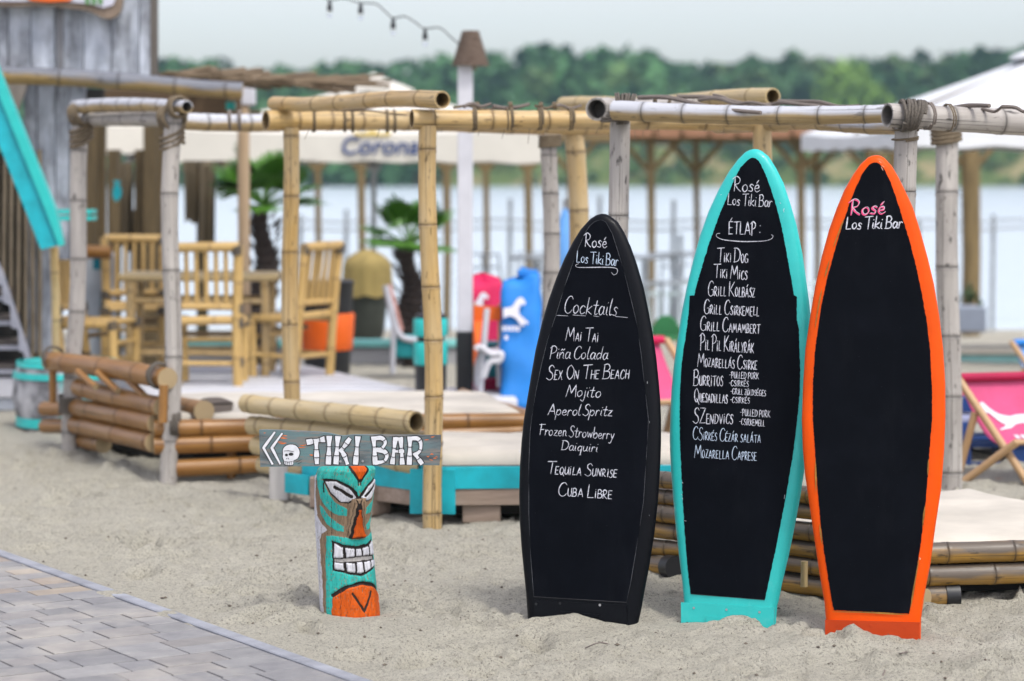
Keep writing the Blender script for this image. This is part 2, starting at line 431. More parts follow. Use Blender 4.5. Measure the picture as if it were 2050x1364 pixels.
while s<6.5:
    L=1.0
    for z0,z1,t0,t1 in ((-.12,.018,.002,.060),):
        pts=[kp(s+.002,t0,z1-.004),kp(s+.002,t0+.004,z1),kp(s+.002,t1-.004,z1),kp(s+.002,t1,z1-.004),kp(s+.002,t1,z0),kp(s+.002,t0,z0)]
        pts2=[kp(s+L-.002,p[0],p[1]) for p in ((t0,z1-.004),(t0+.004,z1),(t1-.004,z1),(t1,z1-.004),(t1,z0),(t0,z0))]
        b.add(pts+pts2,[(i,(i+1)%6,(i+1)%6+6,i+6) for i in range(6)]+[tuple(range(6)),tuple(range(6,12))[::-1]])
    s+=L
struct(b.build('kerb',m_plain('kerb_concrete',(.30,.31,.345),.8,.18,7,bump=.3),smooth=False))

# ------------------------------------------------------------------ lake, far bank, wood
WZ=-.85
b=MB(); b.add([(-900,33,WZ),(900,33,WZ),(900,470,WZ),(-900,470,WZ)],[(0,1,2,3)])
m=N('lake_water'); tc=m.n('TexCoord').outputs['Object']
m.set(Roughness=.22); m.b.inputs['Base Color'].default_value=(.58,.67,.73,1); m.b.inputs['IOR'].default_value=1.33
nn=m.noise(tc,1,4,.6,(1.2,.5,1)); m.bump(nn,.5,.25)
struct(b.build('water',m.m,smooth=False))
# far bank terrain
def bank_h(x,y):
    r=np.clip((y-424)/26,0,1); r=r*r*(3-2*r)
    px=1025+x*FPX/y
    hh=np.interp(px,[-200,500,800,950,1250,1700,2300],[1.5,1.5,2.2,4.5,6.5,6.5,7.5])
    return WZ-1.2+r*(hh+2.0)+np.clip(y-450,0,400)*.016+.7*vnoise(x,y,18,21)*r+.3*vnoise(x,y,5,22)*r
bx=np.linspace(-420,420,170); by=np.concatenate([np.linspace(415,470,34),np.linspace(480,900,20)])
X,Yg=np.meshgrid(bx,by); H=bank_h(X.ravel(),Yg.ravel()); nx,ny=len(bx),len(by)
idx=np.arange(nx*ny).reshape(ny,nx); q=np.stack([idx[:-1,:-1],idx[:-1,1:],idx[1:,1:],idx[1:,:-1]],-1).reshape(-1,4)
me=bpy.data.meshes.new('far_bank'); me.from_pydata(np.stack([X.ravel(),Yg.ravel(),H],1).tolist(),[],q.tolist()); me.polygons.foreach_set('use_smooth',[True]*len(me.polygons))
m=N('bank_grass'); tc=m.n('TexCoord').outputs['Object']; n=m.noise(tc,.09,5,.6); n2=m.noise(tc,.6,5,.6)
sep=m.n('SeparateXYZ'); m.l(tc,sep.inputs[0])
c=m.ramp(n2,[(.35,(.045,.085,.018)),(.65,(.12,.16,.035))])
c=m.mix(m.ramp(n,[(.50,(0,0,0)),(.62,(1,1,1))]),c,(.30,.235,.12))
m.col(c); m.set(Roughness=.95); me.materials.append(m.m); o=bpy.data.objects.new('far_bank',me); COL.objects.link(o); struct(o)

LEAF=N('leaf_green'); oi=LEAF.attr('Col').outputs['Color']; tc=LEAF.n('TexCoord').outputs['Object']
LEAF.col(LEAF.mix(1.0,oi,LEAF.ramp(LEAF.noise(tc,.5,3,.6),[(.3,(.7,.7,.7)),(.7,(1.25,1.25,1.25))]),'MULTIPLY')); LEAF.set(Roughness=.75); LEAF=LEAF.m
class Leaves:
    def __init__(s): s.v=[];s.f=[];s.c=[]
    def crown(s,c,rx,rz,n,size,col,rnd):
        """leaf clumps spread over a lobed crown"""
        lobes=[(Vector((rnd.gauss(0,.45)*rx,rnd.gauss(0,.45)*rx,rnd.uniform(-.75,.62)*rz)),rnd.uniform(.35,.6)) for _ in range(9)]
        lobes.append((Vector((0,0,rz*.5)),.5))
        for i in range(n):
            lc,lr=rnd.choice(lobes)
            d=Vector((rnd.gauss(0,1),rnd.gauss(0,1),rnd.gauss(0,1))).normalized()
            p=Vector(c)+lc+Vector((d.x*rx*lr,d.y*rx*lr,d.z*rz*lr*.9))*rnd.uniform(.75,1.05)
            nn=(d+Vector((rnd.gauss(0,.5),rnd.gauss(0,.5),rnd.gauss(0,.5)+.3))).normalized()
            u=nn.orthogonal().normalized(); u.rotate(Matrix.Rotation(rnd.random()*6.3,3,nn)); v=nn.cross(u)
            sz=size*rnd.uniform(.6,1.3); o=len(s.v); k=rnd.uniform(.75,1.25); cc=tuple(x*k for x in col)
            s.v+=[tuple(p+u*sz),tuple(p+v*sz*.7+nn*sz*.2),tuple(p-u*sz),tuple(p-v*sz*.7+nn*sz*.2)]; s.f.append((o,o+1,o+2,o+3)); s.c+=[(*cc,1)]*4
    def build(s,name,parent=None):
        me=bpy.data.meshes.new(name); off=parent.location if parent else Vector((0,0,0))
        me.from_pydata([(a-off.x,b-off.y,c-off.z) for a,b,c in s.v],[],s.f)
        a=me.attributes.new('Col','FLOAT_COLOR','POINT'); a.data.foreach_set('color',np.array(s.c,dtype=np.float32).ravel())
        me.materials.append(LEAF); o=bpy.data.objects.new(name,me); COL.objects.link(o)
        if parent: o.parent=parent
        return o
SKX=[-300,0,310,400,440,520,600,700,830,930,1000,1060,1130,1200,1280,1320,1355,1400,1470,1530,1600,1700,1800,1900,2000,2300]
SKY_=[95,95,100,122,114,136,128,124,106,106,104,96,86,94,95,114,134,120,122,110,105,114,106,96,90,85]
rnd=random.Random(11); F=Leaves(); T=MB()
for row,(yy,hk) in enumerate(((500,1.0),(478,.82),(462,.60))):
    px=-1000
    while px<3000:
        Y=yy+rnd.uniform(-6,6); x=(px-1025)*Y/FPX; g=float(bank_h(np.array([x]),np.array([Y]))[0])
        top=CH+(HZ-np.interp(px,SKX,SKY_))*Y/FPX; top=g+(top-g)*(hk+rnd.uniform(-.06,.02))
        hgt=top-g; rx=rnd.uniform(3.6,5.6)*(1.0 if row<2 else .75); rz=min(hgt*.5,7.5)
        if row==2 and px>900 and rnd.random()<.6: px+=rnd.uniform(40,75); continue
        tone=rnd.random(); col=(.032+.036*tone,.112+.075*tone,.034+.018*tone)
        if row==2 and px<860: Y=434; x=(px-1025)*Y/FPX; g=float(bank_h(np.array([x]),np.array([Y]))[0]); top=g+rnd.uniform(7,10); hgt=top-g; rz=hgt*.5; rx=5
        if rnd.random()<.15: col=(.09,.17,.045)
        if px>1350: col=tuple(q*.72 for q in col)
        F.crown((x,Y,top-rz),rx,rz,300,1.9,col,rnd)
        if hgt>9: F.crown((x+rnd.uniform(-2,2),Y-1,g+hgt*.3),rx*.9,hgt*.3,130,1.7,tuple(q*.9 for q in col),rnd)
        T.tube([(x,Y,g-.3),(x+rnd.uniform(-.4,.4),Y,g+hgt*.4),(x+rnd.uniform(-.6,.6),Y,g+hgt*.75)],[.35,.25,.1],6)
        px+=rnd.uniform(30,52)
for i in range(70):
    px=rnd.uniform(880,2150); Y=rnd.uniform(428,452); x=(px-1025)*Y/FPX; g=float(bank_h(np.array([x]),np.array([Y]))[0]); r_=rnd.uniform(.8,2.2); t_=rnd.random()
    F.crown((x,Y,g+r_*.5),r_*1.5,r_,50,.7,(.03+.03*t_,.07+.06*t_,.02),rnd)
o=F.build('distant_wood'); stuff(o); o['label']='dense dark green wood along the far lake shore'
o2=T.build('distant_trunks',WOODB); stuff(o2); o2['label']='trunks of the wood along the far lake shore'
def tree(px,py_top,Y,rx,col,label,seed,nl=500):
    rnd=random.Random(seed); x=(px-1025)*Y/FPX; g=float(bank_h(np.array([x]),np.array([Y]))[0]); top=CH+(HZ-py_top)*Y/FPX
    t=thing('broadleaf_tree',label,'tree',(x,Y,g)); rz=min((top-g)*.46,7)
    f=Leaves(); f.crown((x,Y,top-rz),rx,rz,nl,.85,col,rnd); f.crown((x,Y-.5,top-rz*1.25),rx*1.1,rz*.8,nl//2,.85,col,rnd); f.build('crown',t)
    b=MB(); b.tube([(x,Y,g-.3),(x+.2,Y,g+(top-g)*.4),(x,Y,top-rz*.6)],[.4,.3,.1],7)
    for k in range(4): b.tube([(x+.1,Y,g+(top-g)*(.3+.1*k)),(x+rnd.uniform(-1,1)*rx*.7,Y+rnd.uniform(-1,1)*rx*.6,g+(top-g)*(.5+.12*k))],[.16,.05],5)
    b.build('trunk',WOODB,t)
tree(1685,118,452,6.2,(.15,.27,.03),'bright yellow green tree standing out before the dark wood across the lake',4,1000)
tree(1395,255,446,3.4,(.045,.085,.028),'low rounded bush on the far grassy bank seen behind the teal board tip',6,260)
tree(960,285,445,3.2,(.07,.12,.03),'small light green bush on the far bank right of the white lamp post',8,240)
# ------------------------------------------------------------------ handwriting: single-stroke letters
GL={}
def gl(ch,w,st): GL[ch]=(w,st)
U='''A|.7|0,0 .35,1 .7,0;.1,.33 .6,.33
B|.55|0,0 .03,1;~-.04,.97 .3,1.03 .5,.8 .35,.57 .06,.53;~.06,.53 .45,.5 .56,.25 .4,.03 -.06,0
C|.62|~.6,.86 .45,1.02 .2,.93 .02,.55 .06,.15 .28,-.02 .5,.04 .63,.2
D|.62|.02,0 .05,1;~-.06,.98 .3,.98 .6,.75 .62,.4 .4,.08 -.04,0
E|.5|0,0 0,1;0,1 .48,1;0,.52 .4,.53;0,0 .5,0
F|.5|.05,0 .12,1;-.12,.95 .55,1;0,.52 .45,.54
G|.66|~.6,.88 .42,1.03 .18,.92 .02,.55 .06,.14 .3,-.02 .52,.06 .63,.2;.64,.02 .64,.42 .4,.42
H|.6|0,0 0,1;.55,0 .55,1;0,.5 .55,.5
I|.12|.05,0 .05,.82;.05,1 .06,1.02
J|.5|.45,1 .45,.2 .3,0 .05,.1
K|.58|.02,0 .05,1;.55,1 .08,.45 .58,0
L|.45|.05,1 0,0 .45,.02
M|.85|0,0 .14,1 .42,.3 .72,1 .84,0
N|.65|0,0 .04,1 .58,0 .62,1
O|.6|~.3,1 .06,.8 .02,.35 .25,0 .52,.2 .58,.65 .3,1
P|.5|.02,-.05 .05,1;~-.12,.86 .2,1.04 .5,.85 .42,.55 .06,.42
Q|.68|~.32,1 .06,.8 .02,.35 .25,0 .52,.2 .58,.65 .32,1;.35,.25 .72,-.2
R|.6|.05,0 .08,1;~-.14,.84 .2,1.05 .5,.85 .4,.56 .08,.48;~.12,.5 .35,.2 .62,0
S|.5|~.5,.86 .32,1.02 .1,.88 .14,.62 .4,.42 .45,.14 .22,-.03 -.06,.1
T|.6|.32,0 .36,1;-.05,.97 .72,1.02
U|.55|~0,1 .02,.25 .25,0 .5,.25 .52,.6;.52,1 .54,0
V|.6|0,1 .3,0 .6,1
W|.85|0,1 .2,0 .42,.7 .62,0 .85,1
X|.55|0,1 .55,0;.52,1 0,0
Y|.55|0,1 .28,.5;.55,1 .2,0
Z|.55|0,1 .52,1 0,0 .55,.02
:|.15|.06,.2 .07,.22;.06,.7 .07,.72
-|.35|.02,.48 .3,.5
.|.15|.05,0 .06,.02'''
Lw='''a|.5|~.42,.44 .2,.52 .02,.25 .14,0 .34,.12 .43,.46;~.44,.5 .41,.1 .52,.03
b|.46|.06,1 .02,.05;~.02,.28 .25,.5 .44,.26 .26,0 .02,.06
c|.42|~.4,.42 .2,.5 0,.25 .15,0 .42,.1
d|.5|~.42,.42 .2,.5 .02,.25 .14,0 .36,.15;.5,1 .42,.02
e|.42|~.02,.24 .34,.3 .3,.48 .1,.44 .02,.18 .2,0 .44,.12
i|.16|.06,.5 .03,.08 .14,.01;.1,.74 .11,.76
j|.16|~.1,.5 .1,-.05 .0,-.36 -.2,-.24;.14,.74 .15,.76
k|.46|.08,1 0,0;.4,.5 .03,.22 .44,0
l|.2|~.14,1 .04,.4 .08,.02 .22,.05
n|.44|.02,.5 .02,0;~.03,.3 .22,.5 .36,.36 .35,.08 .45,.02
o|.46|~.22,.5 .03,.35 .05,.1 .22,0 .42,.18 .36,.44 .2,.5
p|.46|.04,.5 -.04,-.42;~.0,.28 .24,.5 .42,.26 .24,0 .01,.1
q|.46|~.42,.42 .2,.5 .02,.25 .14,0 .36,.15;.44,.5 .36,-.42 .26,-.44 .44,-.42
r|.34|.04,.5 .02,0;~.03,.3 .18,.5 .33,.44
s|.36|~.36,.44 .2,.52 .08,.38 .28,.2 .24,.02 -.02,.05
t|.34|~.2,.85 .12,.15 .2,.0 .34,.06;-.06,.55 .38,.56
u|.48|~.03,.5 .02,.12 .16,0 .34,.15;~.4,.5 .37,.1 .48,.02
w|.58|0,.5 .12,0 .28,.42 .42,0 .56,.5
y|.44|.03,.5 .2,.06;~.44,.5 .24,0 .08,-.36 -.1,-.34
z|.4|.02,.48 .38,.5 .0,.02 .42,0'''
for blk in (U,Lw):
    for ln in blk.split('\n'):
        c_,w_,s_=ln.split('|'); st=[]
        for q in s_.split(';'):
            sm=q.startswith('~'); q=q.lstrip('~')
            st.append((sm,[tuple(float(z) for z in p.split(',')) for p in q.split()]))
        GL[c_]=(float(w_),st)
ACC={'é':('e',(.16,.64,.32,.84)),'á':('a',(.2,.64,.36,.84)),'ñ':('n',None),'É':('E',(.2,1.12,.38,1.32)),'Á':('A',(.3,1.12,.5,1.34)),'Ö':('O',(.18,1.15,.2,1.17,.42,1.15,.44,1.17)),'Í':('I',None)}
def glyph(ch):
    if ch in GL: return GL[ch]
    b,a=ACC[ch]; w_,st=GL[b]; st=list(st)
    if ch=='ñ': st.append((True,[(.05,.66),(.15,.76),(.26,.68),(.38,.78)]))
    elif a and len(a)==4: st.append((False,[(a[0],a[1]),(a[2],a[3])]))
    elif a: st.append((False,[(a[0],a[1]),(a[2],a[3])])); st.append((False,[(a[4],a[5]),(a[6],a[7])]))
    return (w_,st)
def crspline(p,n=6):
    if len(p)<3: return p
    q=[p[0]]+list(p)+[p[-1]]; out=[]
    for i in range(1,len(q)-2):
        for k in range(n):
            t=k/n; a,b,c,d=q[i-1],q[i],q[i+1],q[i+2]
            out.append(tuple(.5*((2*b[j])+(-a[j]+c[j])*t+(2*a[j]-5*b[j]+4*c[j]-d[j])*t*t+(-a[j]+3*b[j]-3*c[j]+d[j])*t**3) for j in range(len(b))))
    out.append(p[-1]); return out
def layout(text,style):
    """style 'script': upper and lower as written; 'sc': lowercase letters become small capitals; 'caps'"""
    x=0; out=[]
    for ch in text:
        if ch==' ': x+=.24 if style!='sc' else .27; continue
        sx=sy=1; ex=0
        if style=='sc' and (ch.islower()):
            if ch in 'ilí': x+=.035; ex=.035
            ch=ch.upper(); sx,sy=.52,.62
        if style=='caps': sx=.62
        w_,st=glyph(ch)
        for sm,pp in st:
            if sm: pp=crspline(pp)
            out.append([(x+p[0]*sx,p[1]*sy) for p in pp])
        x+=ex+w_*sx+({'script':.12,'sc':.115,'caps':.12}[style])
    return out,x-.1
def ribbon(mb,pts3,wid,nrm,lift,taper=.35):
    """a brush or chalk stroke as a thin strip lying on its surface"""
    pts=[Vector(p) for p in pts3]; n=len(pts)
    L=[0]
    for i in range(1,n): L.append(L[-1]+(pts[i]-pts[i-1]).length)
    if L[-1]<1e-6: return
    vs=[]
    for i in range(n):
        a=pts[max(0,i-1)]; b=pts[min(n-1,i+1)]; t=(b-a)
        t=t.normalized() if t.length>1e-9 else Vector((1,0,0))
        s_=t.cross(nrm).normalized()
        f=L[i]/L[-1]; wv=wid*(1-taper*abs(2*f-1)**3)*(.9+.2*math.sin(f*7+n))*.5
        c=pts[i]+nrm*lift
        if i==0: c=c-t*wid*.3
        if i==n-1: c=c+t*wid*.3
        vs+= [c+s_*wv,c-s_*wv]
    mb.add(vs,[(2*i,2*i+1,2*i+3,2*i+2) for i in range(n-1)])
def resample(p,step):
    out=[p[0]]
    for a,b in zip(p,p[1:]):
        a=Vector(a);b=Vector(b); n=max(1,int((b-a).length/step))
        for k in range(1,n+1): out.append(tuple(a.lerp(b,k/n)))
    return out

CHALK=N('chalk_marker'); tc=CHALK.n('TexCoord').outputs['Object']; n=CHALK.noise(tc,120,4,.8)
CHALK.col(CHALK.ramp(n,[(.36,(.26,.27,.32)),(.6,(.70,.71,.78))])); CHALK.set(Roughness=.8); CHALK=CHALK.m
CHALKB=m_plain('chalk_marker_blue',(.50,.60,.74),.8,.15,120,bump=0)
CHALKP=m_plain('chalk_marker_pink',(.80,.07,.22),.8,.15,120,bump=0)
def m_panel(name,c):
    m=N(name); tc=m.n('TexCoord').outputs['Object']; n=m.noise(tc,5,6,.7); n2=m.noise(tc,150,2,.6)
    k=m.ramp(n,[(.45,c),(.78,tuple(x*1.5+.0012 for x in c))]); sm=m.noise(tc,1,5,.7,(7,3,1.5)); k=m.mix(m.math('MULTIPLY',m.ramp(sm,[(.50,(0,0,0)),(.72,(1,1,1))]),.55),k,(.010,.011,.0145)); k=m.mix(m.ramp(n2,[(.745,(0,0,0)),(.775,(1,1,1))]),k,(.045,.045,.052))
    m.col(k); m.set(Roughness=.62); m.b.inputs['Specular IOR Level'].default_value=.06; return m.m
def m_gloss(name,c,chip,worn,rough=.3,spec=.5):
    m=N(name); tc=m.n('TexCoord').outputs['Object']; n=m.noise(tc,4,6,.65); n2=m.noise(tc,34,5,.7,(1,1,.35)); n3=m.noise(tc,11,6,.75)
    k=m.ramp(n,[(.3,tuple(x*.86 for x in c)),(.7,tuple(min(1,x*1.06) for x in c))])
    k=m.mix(m.math('MULTIPLY',m.ramp(n3,[(.56,(0,0,0)),(.70,(1,1,1))]),.35),k,worn)
    k=m.mix(m.ramp(n2,[(.72,(0,0,0)),(.73,(1,1,1))]),k,chip)
    m.col(k); m.set(Roughness=rough); m.b.inputs['Coat Weight'].default_value=.15*spec*2; m.b.inputs['Specular IOR Level'].default_value=spec; br=m.noise(tc,1,4,.7,(60,60,4)); m.bump(m.math('ADD',n3,m.math('MULTIPLY',br,.8)),.3,.004); return m.m
class Board:
    def __init__(s,name,label,base_px,Y,yaw,lean,outer,inner,mats,zb=0.0):
        s.base=W(base_px[0],base_px[1],Y); s.base.z=zb
        s.t=thing('surfboard_menu',label,'menu board',s.base,'surfboard shaped menu boards standing in the sand')
        a,l=R(yaw),R(lean)
        s.n=Vector((-math.sin(a)*math.cos(l),-math.cos(a)*math.cos(l),math.sin(l))).normalized()
        s.u=Vector((math.cos(a),-math.sin(a),0)); s.v=s.n.cross(s.u)*-1
        if s.v.z<0: s.v=-s.v
        s.mats=mats
        o=[s.plane(*p) for p in outer]
        # extend the foot into the sand
        o=s.clean(o,60); n=len(o)
        ww,hh=.045,.026
        mb=MB(); cen=sum(o,Vector())/n
        prof=[(0.,hh),(.06,hh*.62),(.2,hh*.34),(.42,hh*.13),(.7,hh*.03),(1,0)]
        def inset(d):
            out=[]
            for i in range(n):
                a_=o[i-1]; b_=o[(i+1)%n]; t=(b_-a_).normalized(); nn=s.n.cross(t)
                if nn.dot(cen-o[i])<0: nn=-nn
                out.append(o[i]+nn*d)
            return out
        rings=[]
        for f,d in reversed(prof): rings.append([p-s.n*(hh*2-d*1.0) for p in inset(f*ww)])
        for f,d in prof: rings.append([p-s.n*d for p in inset(f*ww)])
        vs=[p for r_ in rings for p in r_]; m_=len(rings)
        fs=[(i*n+k,i*n+(k+1)%n,(i+1)*n+(k+1)%n,(i+1)*n+k) for i in range(m_-1) for k in range(n)]
        fs.append(tuple(range(n))[::-1]); fs.append(tuple(range((m_-1)*n,m_*n)))
        mb.add(vs,fs); mb.build('board',mats[0],s.t,auto=60)
        ip=[s.plane(*p) for p in inner]; ip=s.clean(ip,26); s.ip=ip
        rj=random.Random(len(label))
        ip2=[]
        for i,p in enumerate(ip):
            q=ip[(i+1)%len(ip)]; k=max(1,int((q-p).length/.006))
            for j in range(k): ip2.append(p.lerp(q,j/k)+s.u*rj.gauss(0,.0006)+s.v*rj.gauss(0,.0006))
        if mats[1]:
            mb=MB(); mb.poly([p+s.n*.0022 for p in ip2],.002,s.n); mb.build('chalk_panel',mats[1],s.t,smooth=False)
        s.k=0
    def clean(s,pts,_): return pts
    def plane(s,px,py):
        d=W(px,py,1.0)-Vector((0,0,CH)); c=Vector((0,0,CH))
        t=(s.base-c).dot(s.n)/d.dot(s.n); return c+d*t
    def stroke(s,mb,pts,wpx,taper=.35):
        p3=[s.plane(*p) for p in pts]
        s.k+=1; ribbon(mb,p3,wpx*.62*9.0/FPX,s.n,.0030+.00004*(s.k%60),taper)
    def text(s,txt,x0,y0,x1,y1,cap,style='script',wpx=3.0,slant=.08,mat=None,off=(0,0),name='menu_line'):
        st,wd=layout(txt,style); mb=MB(); rj=random.Random(txt)
        for pp in st:
            pts=[]
            jx,jy=rj.gauss(0,.012),rj.gauss(0,.015)
            pp2=resample(pp,.12)
            for (x,y) in pp2:
                f=(x+jx+slant*y)/wd; yy=y+jy
                pts.append((x0+(x1-x0)*f+off[0], y0+(y1-y0)*f-yy*cap+off[1]))
            s.stroke(mb,pts,wpx*rj.uniform(.9,1.15))
        o=mb.build(name,mat or CHALK,s.t,smooth=False); return o
    def lines(s,polys,wpx,name,mat=None,smooth=True,taper=.35):
        mb=MB()
        for p in polys: s.stroke(mb,resample(crspline(p,6) if smooth and len(p)>2 else p,4),wpx,taper)
        return mb.build(name,mat or CHALK,s.t,smooth=False)
    def plate(s,pts,th,mat,name='foot_plate'):
        mb=MB(); p=[s.plane(*q) for q in pts]; mb.poly([q+s.n*th for q in p],th+.004,s.n); return mb.build(name,mat,s.t,smooth=False)
    def screws(s,pts,mat,r=.004,lift=.006):
        for q in pts:
            mb=MB(); c=s.plane(*q)+s.n*lift; n=10
            vs=[c+s.u*(r*math.cos(6.283*k/n))+s.v*(r*math.sin(6.283*k/n)) for k in range(n)]; mb.poly(vs,.004,s.n)
            mb.build('screw',mat,s.t,smooth=False)
BLKP=m_panel('chalkboard_black',(.0022,.0030,.0055))
BLKG=m_gloss('black_board_paint',(.0035,.0042,.0065),(.35,.36,.38),(.008,.009,.011),.42,.12)
TEALG=m_gloss('turquoise_board_paint',(.030,.53,.50),(.80,.83,.83),(.13,.61,.57),.36,.35)
ORG=m_gloss('orange_board_paint',(.80,.085,.0012),(.85,.62,.45),(.70,.085,.002),.38,.14)
ORD=m_gloss('orange_plate_paint',(.48,.045,.002),(.80,.75,.7),(.36,.035,.002),.45,.25)
STEEL=m_plain('screw_steel',(.45,.45,.46),.35,.1,40,metal=.8)
# --- black cocktail board
o=[(1200.6,426.8),(1190,429.5),(1178,437),(1158.7,458),(1142.6,484),(1126.5,516),(1110,555),(1094,600),(1081,645),(1068,700),(1059,751.6),(1050.6,803),(1044.5,840),(1040,883),(1036.5,932),(1035,991.5),(1036,1044),(1040,1100),(1045,1150),(1049,1189.5),(1052,1232),(1056,1275),(1268,1296),(1273,1251.5),(1279,1226),(1285.6,1189.5),(1295.5,1137),(1306,1071),(1313.6,1001.5),(1318,932),(1319.6,886),(1319.6,840),(1318,800),(1315,764.5),(1310,716),(1304,674),(1294,619),(1284.5,574),(1271.6,529),(1259,493.5),(1246,464.5),(1233,443.5),(1217,431),(1209,427.6)]
i_=[(1199,441),(1190,445),(1181,453),(1171.6,468),(1158.7,497),(1133,568),(1113.5,632),(1097,681),(1084.5,732),(1073,787),(1065,840),(1062,866),(1059.6,932),(1059.6,1031),(1063,1110),(1069.5,1194.5),(1255,1206),(1264,1163),(1277,1084),(1289,1005),(1295.5,902.5),(1299,840),(1291,771),(1284.5,710),(1275,645),(1255.5,564.5),(1242.6,519),(1226.5,468),(1213.5,445),(1206,441)]
B1=Board('b','black surfboard menu board with a white cocktail list, the shortest of the three boards',(1163,1243),9.14,20,6,o,i_,(BLKG,BLKP))
def z2(*p): return [(1020+x/3.1,400+y/3.1) for x,y in p]
def z3(*p): return [(1020+x/3.031,820+y/3.031) for x,y in p]
SW=3.3
B1.text('Rosé',1171,494,1215,497,26,'script',3.2)
B1.text('Los Tiki Bar',1155,525,1238,533,23,'script',2.8,mat=CHALKB)
B1.lines([z2((430,398),(413,408),(425,420),(500,421),(580,420),(640,422),(670,432),(668,458),(648,467),(636,452))],2.6,'swash')
B1.text('Cocktails',1130,627,1236,632,33,'script',2.9,slant=.2)
for q in (((295,718),(365,722)),((395,716),(475,722)),((525,722),(558,726)),((660,725),(735,732))): B1.lines([z2(*q)],1.6,'underline',smooth=False)
B1.text('Mai Tai',1133,682,1198,685,27,'sc',2.9,slant=.15)
B1.text('Piña Colada',1102,718,1217,720,25,'script',2.6,slant=.2)
B1.text('Sex On The Beach',1096,760,1260,758,28,'sc',2.9,slant=.15)
B1.text('Mojito',1133.5,794,1203,796,24,'script',2.9,slant=.2)
B1.text('Aperol Spritz',1097.5,831,1225,833,22,'script',2.8,slant=.2)
B1.text('Frozen Strowberry',1081,871,1230,880,22,'script',2.6,slant=.15)
B1.text('Daiquiri',1125,901,1197,905,19,'script',2.8,slant=.15)
B1.text('Tequila Sunrise',1096,948,1235,956,24,'sc',3.0,slant=.15)
B1.text('Cuba Libre',1118,992,1225,999,26,'sc',3.0,slant=.1)
# thin scratched line round the panel, broken where it has worn off
rl=random.Random(2); loop=i_[1:16]; loop2=i_[16:]; segs=[]
for lp in (i_[0:16],i_[16:]+[i_[0]]):
    rs_=resample(lp,6); k=0
    while k<len(rs_)-3:
        ln_=rl.randint(5,26); segs.append(rs_[k:k+ln_]); k+=ln_+rl.choice([0,1,1,3])
B1.lines([q for q in segs if len(q)>1],1.1,'scratched_outline',m_plain('worn_line',(.12,.125,.14),.8,.4,60,bump=0),smooth=False,taper=.8)
B1.lines([i_[15:17]],1.6,'scratched_outline',m_plain('worn_line_dark',(.05,.05,.055),.8,.3,60,bump=0),smooth=False,taper=.1)
B1.plate([(1070,1201),(1255,1211),(1259,1290),(1072,1270)],.007,BLKG)
B1.plate(z3((312,1222),(552,1244),(552,1260),(312,1240)),.013,BLKG,'handle_slot')
B1.screws(z3((552,1186)),STEEL,.005,.009); B1.screws(z3((165,1180),(310,1175)),BLACKM,.005,.009)
B1.lines([z3((395,1195),(385,1208)),z3((588,1190),(578,1200)),z3((555,1232),(550,1250)),z3((232,1232),(245,1226)),z3((62,250),(70,262)),z3((57,256),(64,258))],1.8,'paint_chip',smooth=False)
# --- turquoise food board
o=[(1506,297),(1497,299),(1488,303.5),(1473.7,318),(1456,341.6),(1435.6,377),(1415,421),(1397.5,470.6),(1383,523),(1371,573),(1361,623),(1352,680),(1345.4,726),(1340,781),(1337.7,836),(1336.6,880),(1337.5,910),(1339.5,946),(1343.7,1002),(1348.7,1057),(1355,1112),(1361.5,1164),(1365,1204),(1364.8,1251.5),(1365,1292),(1548,1300),(1549,1256.5),(1551.8,1214),(1555.5,1201.6),(1563,1164),(1575.5,1112),(1586.7,1057),(1598,997),(1606.6,940),(1614,870),(1619,790),(1621,740),(1621,690),(1619,632),(1616,602.6),(1610,558.6),(1603,509),(1591,450),(1579,409),(1564.6,365),(1550,336),(1535,312),(1520.6,300.5),(1513,297.5)]
i_=[(1507.4,316),(1502,317.5),(1497,321),(1482.5,335.7),(1470.8,359),(1456,394),(1438.5,435.4),(1421,485),(1409,523),(1396,567),(1390,591.4),(1381,592),(1379.5,623),(1372.5,680),(1369.6,693),(1365,732.6),(1362,781),(1361,836),(1362,891),(1364.4,943),(1367.4,1002),(1371,1064.6),(1376,1127),(1382.8,1189),(1531.3,1201),(1541.8,1152),(1554,1094.5),(1565.5,1034.7),(1574,990),(1580,952.5),(1586,919.6),(1594,858),(1600.6,792),(1602,748),(1600.5,700),(1599,658),(1595.4,640.7),(1595,594),(1589.5,591),(1583.7,555.7),(1576,514.6),(1569,473.5),(1561.7,441),(1553,409),(1541,371),(1532,347.4),(1520.6,324),(1513,317.5)]
B2=Board('b','turquoise rimmed surfboard menu board listing the food, the middle one of the three',(1458,1253),9.06,23,6,o,i_,(TEALG,BLKP))
def z4(*p): return [(1330+x/3.41,280+y/3.41) for x,y in p]
def z6(*p): return [(1330+x/4.013,940+y/4.013) for x,y in p]
B2.text('Rosé',1469,383,1521,385,28,'script',3.3)
B2.text('Los Tiki Bar',1457.6,410,1546,415,23,'script',2.9)
B2.text('ÉTLAP :',1460,469,1524,471,25,'caps',3.4,slant=.02)
B2.lines([z4((382,640),(362,643),(360,662),(400,682),(480,692),(560,696),(680,692),(732,678),(744,658),(734,650))],2.8,'swash')
for a_ in [('Tiki Dog',1437,524.5,1498,526,28),('Tiki Mics',1430,556,1496.5,560,27),('Grill Kolbász',1418,592,1512,595,29),('Grill Csirkemell',1410,628,1520.5,633,28),('Grill Camambert',1403,662,1521.5,668,28),('Pil Pil Királyrák',1403,700,1509,707,31),('Mozarellás Csirke',1397,734,1516,740,27),('Burritos',1389,772,1448,773,31),('Quesadillas',1390.5,804,1457,808,27),('SZendvics',1389,847.5,1468,849,30)]:
    B2.text(*a_,'sc',3.1,slant=.06)
